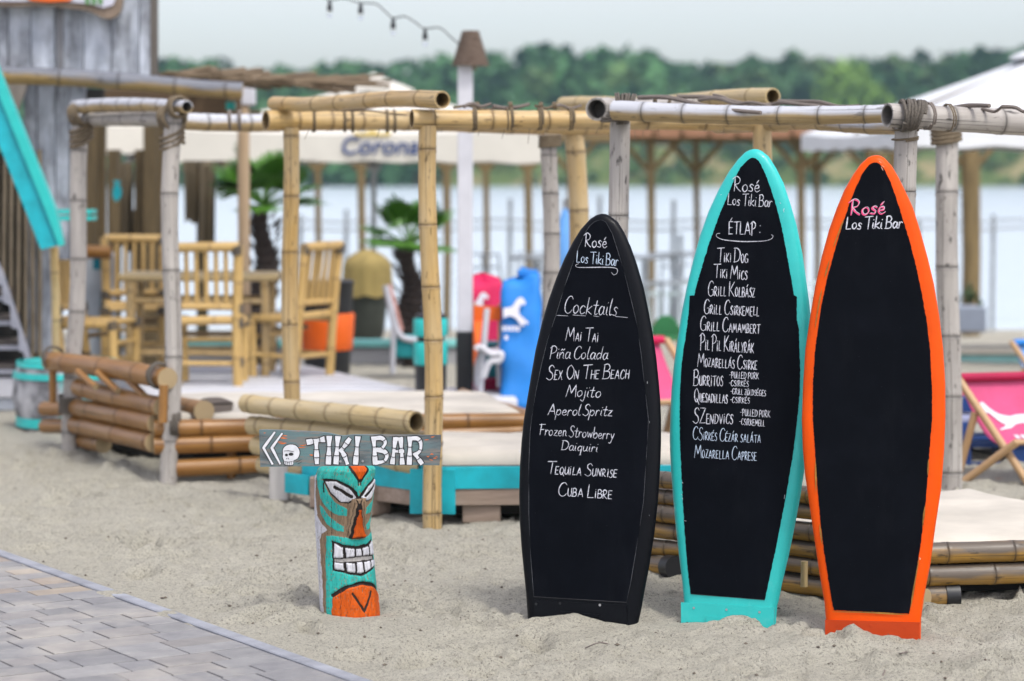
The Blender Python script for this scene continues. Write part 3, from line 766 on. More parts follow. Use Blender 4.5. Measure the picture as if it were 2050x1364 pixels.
for a_ in [('-PULLED PORK',1461,757,1519.5,759.5,12.5),('-CSIRKÉS',1460,772.5,1499.5,774.5,11),('-GRILL ZÖLDSÉGES',1463.5,789,1534,793,11),('-CSIRKÉS',1462.5,806,1501.5,808,11),('-PULLED PORK',1483,832,1542,836,13),('-CSIRKEMELL',1481,850,1531.5,854,12)]:
    B2.text(*a_,'caps',2.3,slant=.03)
B2.text('CSirkés Cézár saláta',1388,880,1523,887,25,'sc',2.3,slant=.05,mat=CHALKB)
B2.text('Mozarella Caprese',1390.5,916,1515,922,26,'sc',2.4,slant=.05,mat=CHALKB)
B2.plate([(1364.6,1206),(1551,1217),(1548,1296),(1365,1288)],.008,TEALG)
B2.plate(z6((345,1180),(668,1200),(668,1262),(345,1250)),.016,TEALG,'handle_slot')
B2.screws(z6((243,1112),(505,1126),(770,1146)),STEEL,.0045,.010)
B2.lines([z6((213,1000),(808,1048))],2.0,'panel_edge',BLACKM,smooth=False,taper=.1)
B2.lines([z6((148,105),(152,112)),z6((145,230),(152,238)),z6((165,412),(178,414)),z6((140,200),(146,206)),z6((970,205),(966,235)),z4((790,430),(798,436)),z4((815,480),(820,495)),z4((820,470),(818,480))],2.0,'paint_chip',smooth=False)
# --- orange board
o=[(1753.8,309.8),(1745,310.8),(1737,314),(1722,327.6),(1707,348.6),(1689,380),(1674,416),(1659,458),(1644,512.4),(1632,566.5),(1621.6,626.6),(1611,700),(1606.5,770),(1604,840),(1606,900),(1610.4,951),(1619,1012),(1629,1080),(1639,1148),(1649.5,1209.6),(1652,1240),(1652,1277.7),(1652,1322),(1842,1340),(1842.5,1296),(1843.5,1240),(1850,1192.6),(1862,1131),(1872,1056.5),(1884,978),(1890,900),(1892.5,830),(1892,768.6),(1888,700),(1880,632.6),(1869.5,569.5),(1857.5,518.4),(1842.5,464),(1827.5,416),(1812.4,383),(1797.4,353),(1785,332),(1770,315.5),(1761,310.5)]
i_=[(1749,326),(1743,328),(1737,333.6),(1725,350),(1713,377),(1701,407),(1686,452),(1671,503.4),(1656,557.5),(1644,614.6),(1632,700),(1627.5,770),(1627.5,840),(1631.5,900),(1636,968),(1642.7,1046),(1651,1111),(1663,1189),(1669,1221.5),(1820,1228.7),(1833,1155),(1843.5,1087),(1852,1019),(1857,958),(1861,900),(1866,840),(1866,780),(1862,700),(1854.5,638.7),(1845.5,587.6),(1833.5,530.5),(1821,482),(1806,434),(1794,395),(1782,362),(1770,338),(1761,328.5),(1755,326)]
B3=Board('b','orange rimmed surfboard menu board with an empty black panel, the rightmost of the three',(1748,1285),8.76,12,5,o,i_,(ORG,BLKP))
def z7(*p): return [(1590+x/3.327,290+y/3.327) for x,y in p]
B3.text('Rosé',1702,431,1771,429,29,'script',5.5,mat=CHALKP)
B3.text('Rosé',1703,430,1772,428,29,'script',2.0,off=(.6,-.8))
B3.text('Los Tiki Bar',1694,459,1806,457,24,'script',4.2,slant=.12)
B3.plate([(1652,1241),(1841.5,1246),(1841,1330),(1652,1316)],.009,ORD)
def z8(*p): return [(1590+x/2.939,900+y/2.939) for x,y in p]
B3.screws(z8((255,1032),(450,1035),(650,1042)),ORD,.0045,.011)
B3.lines([z8((340,1088),(415,1086)),z8((500,1093),(527,1096)),z8((540,1092),(575,1096)),z8((630,1090),(672,1095)),z8((728,1018),(733,1060)),z8((735,1080),(731,1155))],1.7,'paint_chip',smooth=False)
B3.lines([z7((568,112),(580,122)),z7((580,148),(592,172)),z7((586,140),(600,150))],2,'paint_chip',m_plain('old_orange_chip',(.75,.40,.28),.6,.1,30,bump=0),smooth=False)
OLD=m_plain('worn_ochre_paint',(.30,.14,.012),.55,.35,25,bump=0)
B3.lines([z7((330,500),(296,590),(262,680)),z7((235,770),(205,880)),z7((185,960),(160,1090),(140,1220)),z8((126,60),(129,250)),z8((150,440),(165,560)),z8((790,60),(786,150)),z8((770,330),(755,450)),z8((735,640),(700,840),(686,930)),z8((228,955),(420,958),(670,972))],5,'worn_rim_edge',OLD,taper=.9)

# ------------------------------------------------------------------ tiki totem with its sign
YT=9.27; TS=YT/FPX/3.2475       # metres per zoom pixel
tb=W(635/3.2475+500,1275/3.2475+840,YT); tk=thing('tiki_sign_post','carved and painted wooden tiki face post carrying a plank sign that reads TIKI BAR','tiki sign',(tb.x,tb.y,0))
PHI=R(34)
def xc(y): return np.interp(y,[300,330,400,540,700,900,1100,1280,1500],[622,618,605,598,590,606,622,635,640])
def rad(y): return np.interp(y,[300,330,400,540,700,900,1100,1280,1500],[172,186,195,191,180,182,186,191,192])
def inpoly(x,y,P):
    P=np.array(P,float); c=np.zeros(x.shape,bool); j=len(P)-1
    for i in range(len(P)):
        cond=((P[i,1]>y)!=(P[j,1]>y))&(x<(P[j,0]-P[i,0])*(y-P[i,1])/(P[j,1]-P[i,1]+1e-9)+P[i,0]); c^=cond; j=i
    return c
def dline(x,y,P):
    d=np.full(x.shape,1e9)
    for (a,b) in zip(P,P[1:]):
        ax_,ay_=a; bx_,by_=b; L2=(bx_-ax_)**2+(by_-ay_)**2
        t=np.clip(((x-ax_)*(bx_-ax_)+(y-ay_)*(by_-ay_))/L2,0,1); d=np.minimum(d,np.hypot(x-ax_-t*(bx_-ax_),y-ay_-t*(by_-ay_)))
    return d
NA,NZ=440,340
ys=np.linspace(308,1430,NZ); an=np.linspace(-math.pi,math.pi,NA,endpoint=False)
A,YY=np.meshgrid(an,ys)          # A: angle from the face axis
ab=np.abs(A); vis=PHI-ab         # left-hand visible half, mirrored on the other side
XX=xc(YY)+rad(YY)*np.sin(np.clip(vis,-math.pi/2,math.pi/2))
back=vis<-math.pi/2
nz1=np.random.RandomState(1).rand(NZ,NA); 
jit=vnoise(np.cos(A)*3+9,YY*.02+5,.6,31)*7; XJ=XX+jit; YJ=YY+vnoise(np.sin(A)*3+9,YY*.02+5,.6,32)*7
C=np.zeros((NZ,NA,3)); D=np.zeros((NZ,NA))
wood=np.array((.27,.185,.115)); grain=.75+.5*(vnoise(A*14,YY*.012,.35,33)+.5)
C[:]=wood[None,None]*grain[...,None]
TQ=(.035,.46,.40); OR=(.62,.095,.003); WH=(.66,.66,.70); BK=(.018,.013,.011); GW=(.42,.40,.38)
def paint(P,c,d=0,wear=.0,pad=None):
    m=inpoly(XJ,YJ,P)&~back
    if wear: m&=(vnoise(A*10,YY*.016,.3,hash(str(P))%1000)+vnoise(A*22,YY*.05,.3,7)*.7)>-.5+wear
    C[m]=np.array(c)*(.88+.24*(vnoise(A*9,YY*.01,.3,35)+.5))[m][:,None]; D[m]+=d
def line(P,wd,c=BK,d=-6):
    m=(dline(XJ,YJ,P)<wd/2)&~back; C[m]=c; D[m]+=d
paint([(330,330),(425,380),(416,520),(430,640),(465,690),(500,725),(462,755),(450,800),(452,900),(462,1000),(472,1150),(470,1440),(330,1440)],WH,2,.05)
paint([(440,300),(860,300),(860,420),(760,425),(705,505),(650,440),(580,400),(480,395),(430,410),(425,360)],TQ,4,.10)
paint([(432,405),(475,405),(500,470),(550,540),(610,570),(635,590),(630,630),(580,630),(510,590),(455,530),(434,450)],TQ,3,.06)
paint([(450,565),(470,575),(520,640),(560,670),(612,700),(610,735),(570,730),(500,690),(455,620)],TQ,3,.06)
paint([(495,765),(540,757),(640,778),(770,772),(860,790),(860,1065),(760,1065),(640,1095),(545,1150),(532,1440),(495,1440),(490,1000)],TQ,5,.05)
paint([(468,395),(500,388),(565,392),(645,425),(692,475),(712,515),(690,530),(640,548),(580,540),(520,486)],BK,-4)
paint([(490,412),(560,408),(640,445),(692,512),(640,540),(590,534),(528,478)],WH,11)
line([(552,440),(600,468),(660,506)],22)
paint([(632,300),(860,300),(790,312),(710,418)],BK,-3); paint([(655,300),(860,300),(765,316),(712,395)],OR,2)
line([(712,395),(704,440)],5)
paint([(660,520),(715,520),(760,785),(655,785),(630,720)],tuple(wood*1.2),16)
paint([(692,548),(760,548),(760,780),(640,780)],BK,6); paint([(696,590),(740,580),(740,772),(656,772)],OR,26)
line([(676,545),(655,650),(630,770)],6,tuple(wood*.5),-3); line([(690,530),(700,560)],8)
paint([(528,790),(600,815),(700,832),(860,815),(860,1020),(800,1018),(740,1028),(640,1008),(538,985)],BK,-9)
paint([(545,912),(860,892),(860,925),(545,930)],GW,-1)
for q in ([(545,808),(605,836),(605,900),(545,906)],[(622,838),(679,850),(679,897),(626,901)],[(690,852),(739,850),(739,893),(690,896)],[(750,848),(800,833),(800,888),(750,889)],
          [(550,935),(606,938),(609,986),(553,976)],[(624,935),(679,940),(683,1001),(629,991)],[(692,935),(739,935),(743,1003),(695,1003)],[(752,932),(800,928),(800,990),(756,1000)]): paint(q,WH,15)
paint([(526,1440),(541,1150),(640,1102),(720,1084),(860,1100),(860,1440)],OR,9,.03)
line([(540,1150),(590,1115),(645,1090),(720,1072),(800,1084)],24,BK,-10)
line([(665,1135),(708,1205),(750,1268)],15,(.03,.018,.012),-6)
line([(478,480),(478,395)],8,BK,-3); line([(530,540),(532,755)],4,tuple(wood*.3),-3); line([(592,1100),(592,1440)],3,(.12,.03,.01),-3)
C[back]=np.array((.45,.43,.42))
# wood grain wear through the paint
gm=(vnoise(A*40,YY*.010,.22,41)>.37); C[gm]*=.55
def blur(a,k):
    for ax_ in (0,1):
        p=a.copy()
        for s_ in range(1,k+1): p=p+np.roll(a,s_,ax_)+np.roll(a,-s_,ax_)
        a=p/(2*k+1)
    return a
D=blur(D,2)*.62
# rounded head, flattened flanks
RR=(rad(YY)+D*1.6)*TS; RR*=1-.30*np.clip((350-YY)/42,0,1)**2
wx=(xc(YY)-635)*TS
dirang=-math.pi/2+ (PHI + A)     # face axis points to the camera, turned to its right
PX=tb.x+wx+RR*np.cos(dirang); PY=YT+.11+RR*np.sin(dirang)*.92
PZ=CH-((YY/3.2475+840)-HZ)*YT/FPX
vs=np.stack([PX.ravel()-tk.location.x,PY.ravel()-tk.location.y,PZ.ravel()],1)
idx=np.arange(NZ*NA).reshape(NZ,NA); q=np.stack([idx[:-1],np.roll(idx[:-1],-1,1),np.roll(idx[1:],-1,1),idx[1:]],-1).reshape(-1,4)[:,::-1]
fl=q.tolist(); fl.append(tuple(range(NA)))
me=bpy.data.meshes.new('carved_post'); me.from_pydata(vs.tolist(),[],fl); me.polygons.foreach_set('use_smooth',[True]*len(me.polygons))
a=me.attributes.new('Col','FLOAT_COLOR','POINT'); a.data.foreach_set('color',np.concatenate([C.reshape(-1,3),np.ones((NZ*NA,1))],1).astype(np.float32).ravel())
mm=N('carved_painted_wood'); cc=mm.attr('Col').outputs['Color']; tc=mm.n('TexCoord').outputs['Object']
g=mm.noise(tc,1,6,.7,(120,120,9)); g2=mm.noise(tc,1,4,.6,(50,50,5))
cc=mm.mix(1.0,cc,mm.ramp(g2,[(.3,(.72,.72,.72)),(.65,(1.08,1.08,1.08))]),'MULTIPLY')
cc=mm.mix(mm.ramp(g,[(.66,(0,0,0)),(.71,(1,1,1))]),cc,(.06,.045,.035))
mm.col(cc); mm.set(Roughness=.65); mm.b.inputs['Specular IOR Level'].default_value=.25; mm.bump(g,.2,.003)
me.materials.append(mm.m); o=bpy.data.objects.new('carved_post',me); COL.objects.link(o); o.parent=tk
# sign plank
YS=9.14; SS=YS/FPX/3.2475
def sp(x,y,dy=0): 
    v=W(500+x/3.2475,840+y/3.2475,YS); v.y+=dy-(x-640)*.00002; return v
SN=Vector((0,-1,0))
top=[(58,72),(100,70),(200,72),(320,77),(440,82),(520,90),(575,104),(610,107),(670,100),(780,99),(900,102),(1000,101),(1120,102),(1243,102)]
bot=[(1241,200),(1234,297),(1100,295),(900,298),(600,304),(300,307),(66,311),(62,190)]
b=MB(); P=[sp(*q) for q in resample(top,18)+bot]; b.poly(P,.024,SN)
b.bam=[(p[2]*1.0,p[1],p[0]) for p in b.v]
m=N('painted_sign_plank'); v=m.attr('bam').outputs['Vector']
g=m.noise(v,1,6,.68,(120,60,7)); bl=m.noise(v,1,4,.55,(18,18,5)); fl_=m.noise(v,1,5,.75,(70,70,26)); dk=m.noise(v,1,4,.7,(110,60,60)); wr=m.noise(v,1,6,.7,(60,60,6))
c=m.ramp(bl,[(.36,(.065,.075,.08)),(.50,(.12,.165,.175)),(.64,(.11,.20,.205))])
c=m.mix(m.ramp(wr,[(.50,(0,0,0)),(.62,(1,1,1))]),c,(.20,.18,.16)); c=m.mix(m.ramp(g,[(.6,(0,0,0)),(.7,(1,1,1))]),c,(.055,.05,.05))
c=m.mix(m.ramp(fl_,[(.67,(0,0,0)),(.70,(1,1,1))]),c,(.72,.16,.03)); c=m.mix(m.ramp(dk,[(.70,(0,0,0)),(.72,(1,1,1))]),c,(.012,.012,.015))
m.col(c); m.set(Roughness=.6); m.bump(g,.4,.004)
sg=b.build('sign_plank',m.m,tk,smooth=False)
SBLK=m_plain('sign_black_paint',(.014,.014,.017),.5,.2,60,bump=0); SWHT=m_plain('sign_white_paint',(.70,.71,.74),.55,.08,60,bump=.1); SORG=m_plain('sign_orange_paint',(.75,.17,.03),.5,.2,60,bump=0)
LZ=[0]
def brush(pts,wd,nm,cut=(),mat=SWHT,ol=8,smooth=False):
    """one bone shaped letter stroke: black outline strip under a white strip"""
    pts=resample(crspline(pts,6) if smooth else pts,8)
    LZ[0]+=1; l=.0010+LZ[0]*.00003
    o_=MB(); ribbon(o_,[sp(*p) for p in pts],(wd+ol*1.7)*SS,SN,l,-.10); return (pts,wd,l)
def bone_letter(strokes,name):
    ob=MB(); wb=MB(); KB=[]
    for st in strokes:
        pts,wd=st[0],st[1]; sm=len(st)>2 and st[2]
        pts=resample(crspline(pts,6) if sm else pts,8); LZ[0]+=1
        ribbon(ob,[sp(*p) for p in pts],(wd*.93+12)*SS,SN,.0010+LZ[0]*.00002,-.12)
    for st in strokes:
        pts,wd=st[0],st[1]; sm=len(st)>2 and st[2]
        full=resample(crspline(pts,6) if sm else pts,8); LZ[0]+=1
        ribbon(wb,[sp(*p) for p in full],wd*.90*SS,SN,.0022+LZ[0]*.00002,-.16)
        n=len(full)
        if n>6:
            for f in ((.36,.70) if n>11 else (.5,)):
                i=int(f*n); a,b_=Vector(full[i-1]),Vector(full[min(i+1,n-1)]); t=(b_-a).normalized(); s_=Vector((-t.y,t.x))*wd*.62; c_=Vector(full[i])
                LZ[0]+=1; kb=MB(); KB.append(kb); ribbon(kb,[sp(*(c_-s_)),sp(*(c_+t*3)),sp(*(c_+s_))],5.5*SS,SN,.0048+LZ[0]*.00001,.2)
    o1=ob.build(name,SBLK,sg,smooth=False); 
    wb.build('white_paint',SWHT,sg,smooth=False)
    for kb in KB: kb.build('bone_joint',SBLK,sg,smooth=False)
bone_letter([([(378,148),(420,140),(478,130)],34),([(432,152),(434,220),(436,282)],33)],'letter')
bone_letter([([(517,116),(515,200),(511,284)],34)],'letter')
bone_letter([([(648,128),(620,168),(590,205)],30),([(595,198),(618,240),(634,285)],30),([(573,117),(567,200),(561,283)],33)],'letter')
bone_letter([([(703,118),(696,200),(688,284)],33)],'letter')
bone_letter([([(815,122),(858,120),(882,150),(858,188),(830,196)],27,True),([(832,198),(876,208),(892,238),(872,270),(822,280)],28,True),([(806,118),(812,200),(816,284)],31)],'letter')
bone_letter([([(934,206),(998,205)],24),([(945,126),(985,124)],28),([(948,122),(938,200),(928,282)],28),([(982,122),(988,200),(992,284)],28)],'letter')
bone_letter([([(1048,122),(1090,122),(1112,150),(1108,200),(1074,228)],27,True),([(1078,225),(1096,252),(1118,282)],29),([(1043,118),(1041,200),(1038,284)],32)],'letter')
def plainstroke(polys,wd,name,ol=9):
    ob=MB(); wb=MB()
    for p in polys:
        r_=resample(p,10); LZ[0]+=1
        ribbon(ob,[sp(*q) for q in r_],(wd+ol)*SS,SN,.0012+LZ[0]*.00002,0); ribbon(wb,[sp(*q) for q in r_],wd*SS,SN,.0028+LZ[0]*.00002,0)
    ob.build(name,SBLK,sg,smooth=False); wb.build('white_paint',SWHT,sg,smooth=False)
plainstroke([[(160,86),(88,186),(146,290)],[(208,94),(142,186),(196,288)]],17,'chevron')
def disc(cx,cy,rx,ry,lift,mat,name,n=28,poly=None):
    b=MB(); P=poly or [(cx+rx*math.cos(6.283*k/n),cy+ry*math.sin(6.283*k/n)) for k in range(n)]
    b.poly([sp(*p)+SN*lift for p in P]); return b.build(name,mat,sg,smooth=False)
skull=[(215,225),(216,195),(235,172),(268,164),(300,172),(320,198),(322,228),(308,256),(284,268),(280,294),(252,298),(226,292),(222,268),(214,248)]
cx_,cy_=268,230
disc(0,0,0,0,.0016,SBLK,'skull',poly=[(cx_+(x-cx_)*1.09,cy_+(y-cy_)*1.07) for x,y in crspline(skull+[skull[0]],4)])
disc(0,0,0,0,.0030,SWHT,'skull_face',poly=crspline(skull+[skull[0]],4))
disc(238,232,10,9,.0040,SBLK,'skull_eye'); disc(268,227,16,10,.0040,SBLK,'skull_eye')
b=MB()
for p,wd in (([(222,206),(250,204),(285,210)],5),([(242,252),(238,258)],5),([(250,252),(252,258)],5),([(222,274),(250,278),(280,272)],4),([(232,274),(234,294)],3.5),([(244,276),(245,296)],3.5),([(257,277),(258,297)],3.5),([(270,275),(270,294)],3.5),([(300,278),(335,262)],4),([(312,290),(338,276)],4)):
    ribbon(b,[sp(*q) for q in p],wd*SS,SN,.0046,.3)
b.build('skull_line',SBLK,sg,smooth=False)
b=MB(); rj=random.Random(4)
for (x,y,dx) in ((95,92,12),(210,122,60),(190,150,45),(215,160,40),(330,182,60),(400,232,18),(690,285,18),(1150,132,28),(1190,110,22),(1185,222,16),(1205,250,18),(1180,262,22),(1160,240,14),(1215,240,10),(225,108,30),(345,170,40)):
    ribbon(b,[sp(x-dx/2,y+rj.uniform(-3,3)),sp(x,y+rj.uniform(-3,3)),sp(x+dx/2,y+rj.uniform(-8,4))],rj.uniform(5,11)*SS,SN,.0008,.7)
b.build('orange_fleck',SORG,sg,smooth=False)
for q in ((590,272),(735,270)):
    disc(q[0],q[1],8,8,.0050,STEEL,'screw',12)
# twigs and grit on the sand
def ground_twig(pts,r,label):
    b=MB(); P=[]
    for (x,y) in pts:
        g=G(x,y); P.append(Vector((g.x,g.y,sh(g.x,g.y)+r*.8)))
    b.tube(crspline([tuple(p) for p in P],5),r,6); tag(b.build('twig',STICK),label,'twig')
ground_twig([(1778,1322),(1776,1338),(1768,1352),(1762,1366)],.0035,'thin dark curved twig lying on the sand in front of the orange board')
ground_twig([(1172,1298),(1205,1302),(1248,1304)],.0025,'straight thin twig lying on the sand in front of the black board')
ground_twig([(1795,1311),(1806,1317),(1816,1308)],.003,'short forked bit of twig on the sand mound at the foot of the orange board')
b=MB(); rj=random.Random(9)
for i in range(1500):
    x,y=rj.uniform(-3,2.8),7.6+rj.random()**1.5*6
    if (x-K0.x)*KN.x+(y-K0.y)*KN.y<.03: continue
    r=rj.choice([.0018,.0022,.003,.003,.004,.0075]); z=sh(x,y)+r*.4; vs=[]
    for d in ((1,0,0),(-1,0,0),(0,1,0),(0,-1,0),(0,0,1),(0,0,-1)): vs.append((x+d[0]*r*rj.uniform(.6,1.5),y+d[1]*r*rj.uniform(.6,1.5),z+d[2]*r*.7))
    b.add(vs,[(0,2,4),(2,1,4),(1,3,4),(3,0,4),(2,0,5),(1,2,5),(3,1,5),(0,3,5)])
o=b.build('grit',m_plain('dark_grit',(.16,.13,.10),.9,.5,40)); stuff(o); o['label']='small dark bits of grit and bark scattered over the sand'
# ------------------------------------------------------------------ bamboo cabanas
def gx(mb,ax='x'):
    if ax=='x': mb.bam=[(p[2],p[1],p[0]) for p in mb.v]
    if ax=='y': mb.bam=[(p[2],p[0],p[1]) for p in mb.v]
    return mb
def culm(t,name,p0,p1,r,mat,r1=None,**k):
    b=MB(); b.bamboo(p0,p1,r,r1,**k); return b.build(name,mat,t,auto=70)
def lash(t,c,axis,r,turns=4,rr=.007,pitch=.013,mat=None,tilt=0,name='rope_lashing'):
    b=MB(); b.coil(c,axis,r+rr,turns,pitch,rr,6,tilt); return b.build(name,mat or ROPE,t)
def slab(quad,z0,z1,name,mat,parent=None,round_=.03,n=10,sag=0.0,seed=1):
    """a mattress or deck: four ground corners, rounded rim, slightly puffed top"""
    q=[Vector((p[0],p[1],0)) for p in quad]; cen=sum(q,Vector())/4
    def pt(u,v): return (q[0]*(1-u)+q[1]*u)*(1-v)+(q[3]*(1-u)+q[2]*u)*v
    b=MB(); rj=random.Random(seed)
    prof=[(0,z0),(0,z1-round_),(round_*.3,z1-round_*.3),(round_,z1)]
    vs=[];fs=[];per=[]
    for k in range(4*n):
        s_,f=divmod(k,n); f/=n
        u,v=((f,0),(1,f),(1-f,1),(0,1-f))[s_]; per.append(pt(u,v))
    m=len(per)
    for d,z in prof:
        for p in per:
            dd=(cen-p).normalized()*d; vs.append((p.x+dd.x,p.y+dd.y,z+(rj.uniform(-1,1)*sag if z>z0 else 0)))
    nr=len(prof)
    if sag>0:
        for t_ in (.12,.25,.4,.55,.7,.85,.96):
            for p in per:
                q_=p.lerp(cen,t_); wv_=float(vnoise(np.array([q_.x]),np.array([q_.y]),.22,seed+60)[0]+.6*vnoise(np.array([q_.x*1.0]),np.array([q_.y*3.0]),.16,seed+61)[0])
                vs.append((q_.x,q_.y,z1+.012*min(1,t_*3)+sag*3.2*wv_))
            nr+=1
    for i in range(nr-1):
        for k in range(m): fs.append((i*m+k,i*m+(k+1)%m,(i+1)*m+(k+1)%m,(i+1)*m+k))
    fs.append(tuple(range((nr-1)*m,nr*m))); fs.append(tuple(range(m))[::-1])
    b.add(vs,fs); return b.build(name,mat,parent,auto=50)
# --- cabana on the left (brown log daybed, grey top poles)
A=thing('bamboo_cabana','bamboo cabana on the left with a railing of brown varnished logs and grey roped posts','cabana',(-1.9,13.5,0),'bamboo cabanas over the daybeds')
p160=(W(163,236,14.8),G(141,908)); p345=(W(345,236,13.5),G(341,960))
culm(A,'post',p160[1]-Vector((0,0,.1)),p160[0],.050,BG,.052,sp=.33); culm(A,'post',p345[1]-Vector((0,0,.1)),p345[0],.049,BG,.049,sp=.42)
culm(A,'beam',W(150,214,14.85),W(374,213,13.35),.041,BW,.036,open1=True,bend=.01,sp=.22,wob=.4)
culm(A,'beam',W(165,239,14.95),W(352,240,13.62),.040,BG,.044,sp=.3,wob=.4)
culm(A,'beam',W(348,240,13.62),W(560,244,13.95),.048,BW,.052,sp=.28)
lash(A,p345[0]+Vector((.0,-.01,-.0)),(1,-1.6,.1),.055,3,.012,.032,ROPEB); lash(A,p345[0]+Vector((0,0,-.12)),(0,0,1),.052,3,.011,.030,ROPEB,.03)
lash(A,W(357,214,13.42),(1,-1.6,0),.045,3,.010,.022,ROPEB)
lash(A,p160[0]+Vector((.0,-.02,.02)),(1,-.8,.2),.058,3,.012,.034,ROPEB); lash(A,p160[0]+Vector((0,0,-.10)),(0,0,1),.054,4,.012,.030,ROPEB,.03)
for px in (460,480): lash(A,W(px,242,13.8),(1,.12,0),.052,2,.005,.009,STICK)
# log walls
def blog(t,p0,p1,r,mat=BB,**k): return culm(t,'log',p0,p1,r,mat,sp=k.pop('sp',.55),ring=.5,wob=k.pop('wob',.35),**k)
blog(A,W(103,722,14.75),W(337,757,13.35),.060,wob=.6)
blog(A,W(160,775,14.5),W(325,817,13.4),.056)
blog(A,W(150,815,14.6),W(312,848,13.45),.055); blog(A,W(150,850,14.6),W(308,887,13.45),.055)
blog(A,W(90,818,15.2),W(152,820,14.9),.046); blog(A,W(90,854,15.2),W(152,852,14.9),.046)
blog(A,W(160,882,14.7),W(206,890,14.25),.050)
blog(A,W(308,858,13.40),W(1075,843,13.80),.051); blog(A,W(308,893,13.38),W(1075,866,13.78),.050); blog(A,W(332,938,13.40),W(1060,905,13.75),.050)
blog(A,W(352,812,14.15),W(408,823,13.6),.060)
for a_,c_ in (((167,751),(193,774)),((206,753),(237,783)),((262,765),(290,793))):
    culm(A,'strut',W(a_[0]-10,a_[1]-8,14.2-.004*(a_[0]-160)),W(c_[0],c_[1],14.0-.004*(a_[0]-160)),.020,BB,sp=.5,ring=.3)
culm(A,'strut',W(107,735,14.7),W(107,806,14.7),.024,BB,sp=.5,ring=.3); culm(A,'strut',W(326,770,13.32),W(324,846,13.32),.026,BB,sp=.5,ring=.3)
culm(A,'strut',W(464,872,13.52),W(466,968,13.52),.028,BB,sp=.5,ring=.3)
lash(A,W(319,752,13.4),(.7,-1.2,-.1),.060,3,.008,.016); lash(A,W(352,850,13.38),(1,.05,0),.052,3,.008,.016); lash(A,W(106,716,14.7),(.7,-1.2,0),.058,2,.008,.016)
lash(A,Vector((p160[1].x,p160[1].y,.30)),(0,0,1),.054,5,.011,.02)
blog(A,G(925,789,.30),G(1060,834,.30),.035)
b=MB(); b.poly([(-1.8,13.72,.19),(.0,13.92,.19),(-.2,15.0,.19),(-2.55,14.85,.19)],.17,(0,0,1)); b.build('shaded_bed_base',SHADE,A,smooth=False)  # base painted near-black as the shade under the mattress
b=MB(); b.poly([W(150,812,14.75),W(322,838,13.52),W(322,900,13.52),W(150,868,14.75)],.02,(-.5,-.8,0)); b.build('shade_backing',SHADE,A,smooth=False)  # added sheet: painted shade showing between the logs
slab([(-1.88,13.62),(.06,13.83),(-.15,15.1),(-2.2,14.95)],.20,.335,'mattress',CREAM,None,.04,10,.004); o=bpy.data.objects['mattress']
tag(o,'cream mattress on the left cabana daybed with brown logs around it','mattress','cream daybed mattresses')
# striped cushion
b=MB()
def cush(u,v):
    a=(u-.5)*2; c_=(v*2-1); th=.055*(1-abs(a)**3)**.6*(1-abs(c_)**3)**.6
    return (a,c_,th)
def cushion(name,label,c,sx,sz,mat,rz,rx):
    b=MB(); M=Matrix.Translation(c)@Matrix.Rotation(rz,4,'Z')@Matrix.Rotation(rx,4,'X')
    for sg in (1,-1): b.grid(lambda u,v:M@Vector(((u-.5)*sx,sg*(.006+.07*(1-abs(2*u-1)**3)**.6*(1-abs(2*v-1)**3)**.6),(v-.5)*sz)),13,13)
    return tag(b.build(name,mat),label,'cushion')
m=N('striped_cloth'); tc=m.n('TexCoord').outputs['Object']; wv=m.n('TexWave'); wv.inputs['Scale'].default_value=26; wv.bands_direction='X'; m.l(tc,wv.inputs[0])
m.col(m.ramp(wv.outputs['Fac'],[(.4,(.03,.025,.025)),(.55,(.22,.18,.15))])); m.set(Roughness=.9)
cushion('cushion','dark striped cushion lying at the log end of the left daybed',W(426,822,13.75),.22,.12,m.m,R(35),R(50))
# --- middle cabana (yellow poles, turquoise pallet bed)
Bc=thing('bamboo_cabana','yellow bamboo cabana in the middle over a turquoise pallet bed','cabana',(-.37,11.6,0),'bamboo cabanas over the daybeds')
f865=G(870,1056)
culm(Bc,'post',f865-Vector((0,0,.06)),W(857,252,11.57),.046,BY,.043,sp=.31,seed=4)
culm(Bc,'post',Vector((-1.182,13.0,.0)),W(580,256,12.98),.045,BY,.043,sp=.36,seed=8)
culm(Bc,'post',Vector((.42,13.95,0)),W(1149,270,13.9),.060,BY,.056,sp=.42,seed=12)
culm(Bc,'post',Vector((1.24,12.05,.0)),W(1522,250,12.02),.048,BY,.046,sp=.36,seed=15)
culm(Bc,'beam',W(824,238,11.55),W(1575,246,12.1),.048,BY,.045,open0=True,sp=.27,seed=21,wob=.6)
culm(Bc,'beam',W(531,240,12.95),W(1215,251,13.95),.056,BY,.054,open0=True,sp=.23,seed=22,wob=.6)
culm(Bc,'beam',W(551,207,13.1),W(888,200,11.4),.039,BY,.042,open1=True,sp=.30,seed=24)
culm(Bc,'beam',W(1128,213,13.95),W(1548,196,11.72),.044,BC,.043,open1=True,sp=.34,seed=26)
for px in (628,690,705,775,790): lash(Bc,W(px,240+.012*(px-531),12.95+(px-531)*.00146-.01),(1,.12,0),.058,2,.004,.008,ROPEB)
for px in (948,952,1016,1024,1078,1084,1140,1146): lash(Bc,W(px,238.5,11.55+(px-824)*.00073),(1,.1,0),.049,1.4,.004,.008,ROPEB)
lash(Bc,f865+Vector((-.012,0,.40)),(0,0,1),.047,2,.004,.010,STICK,.01)
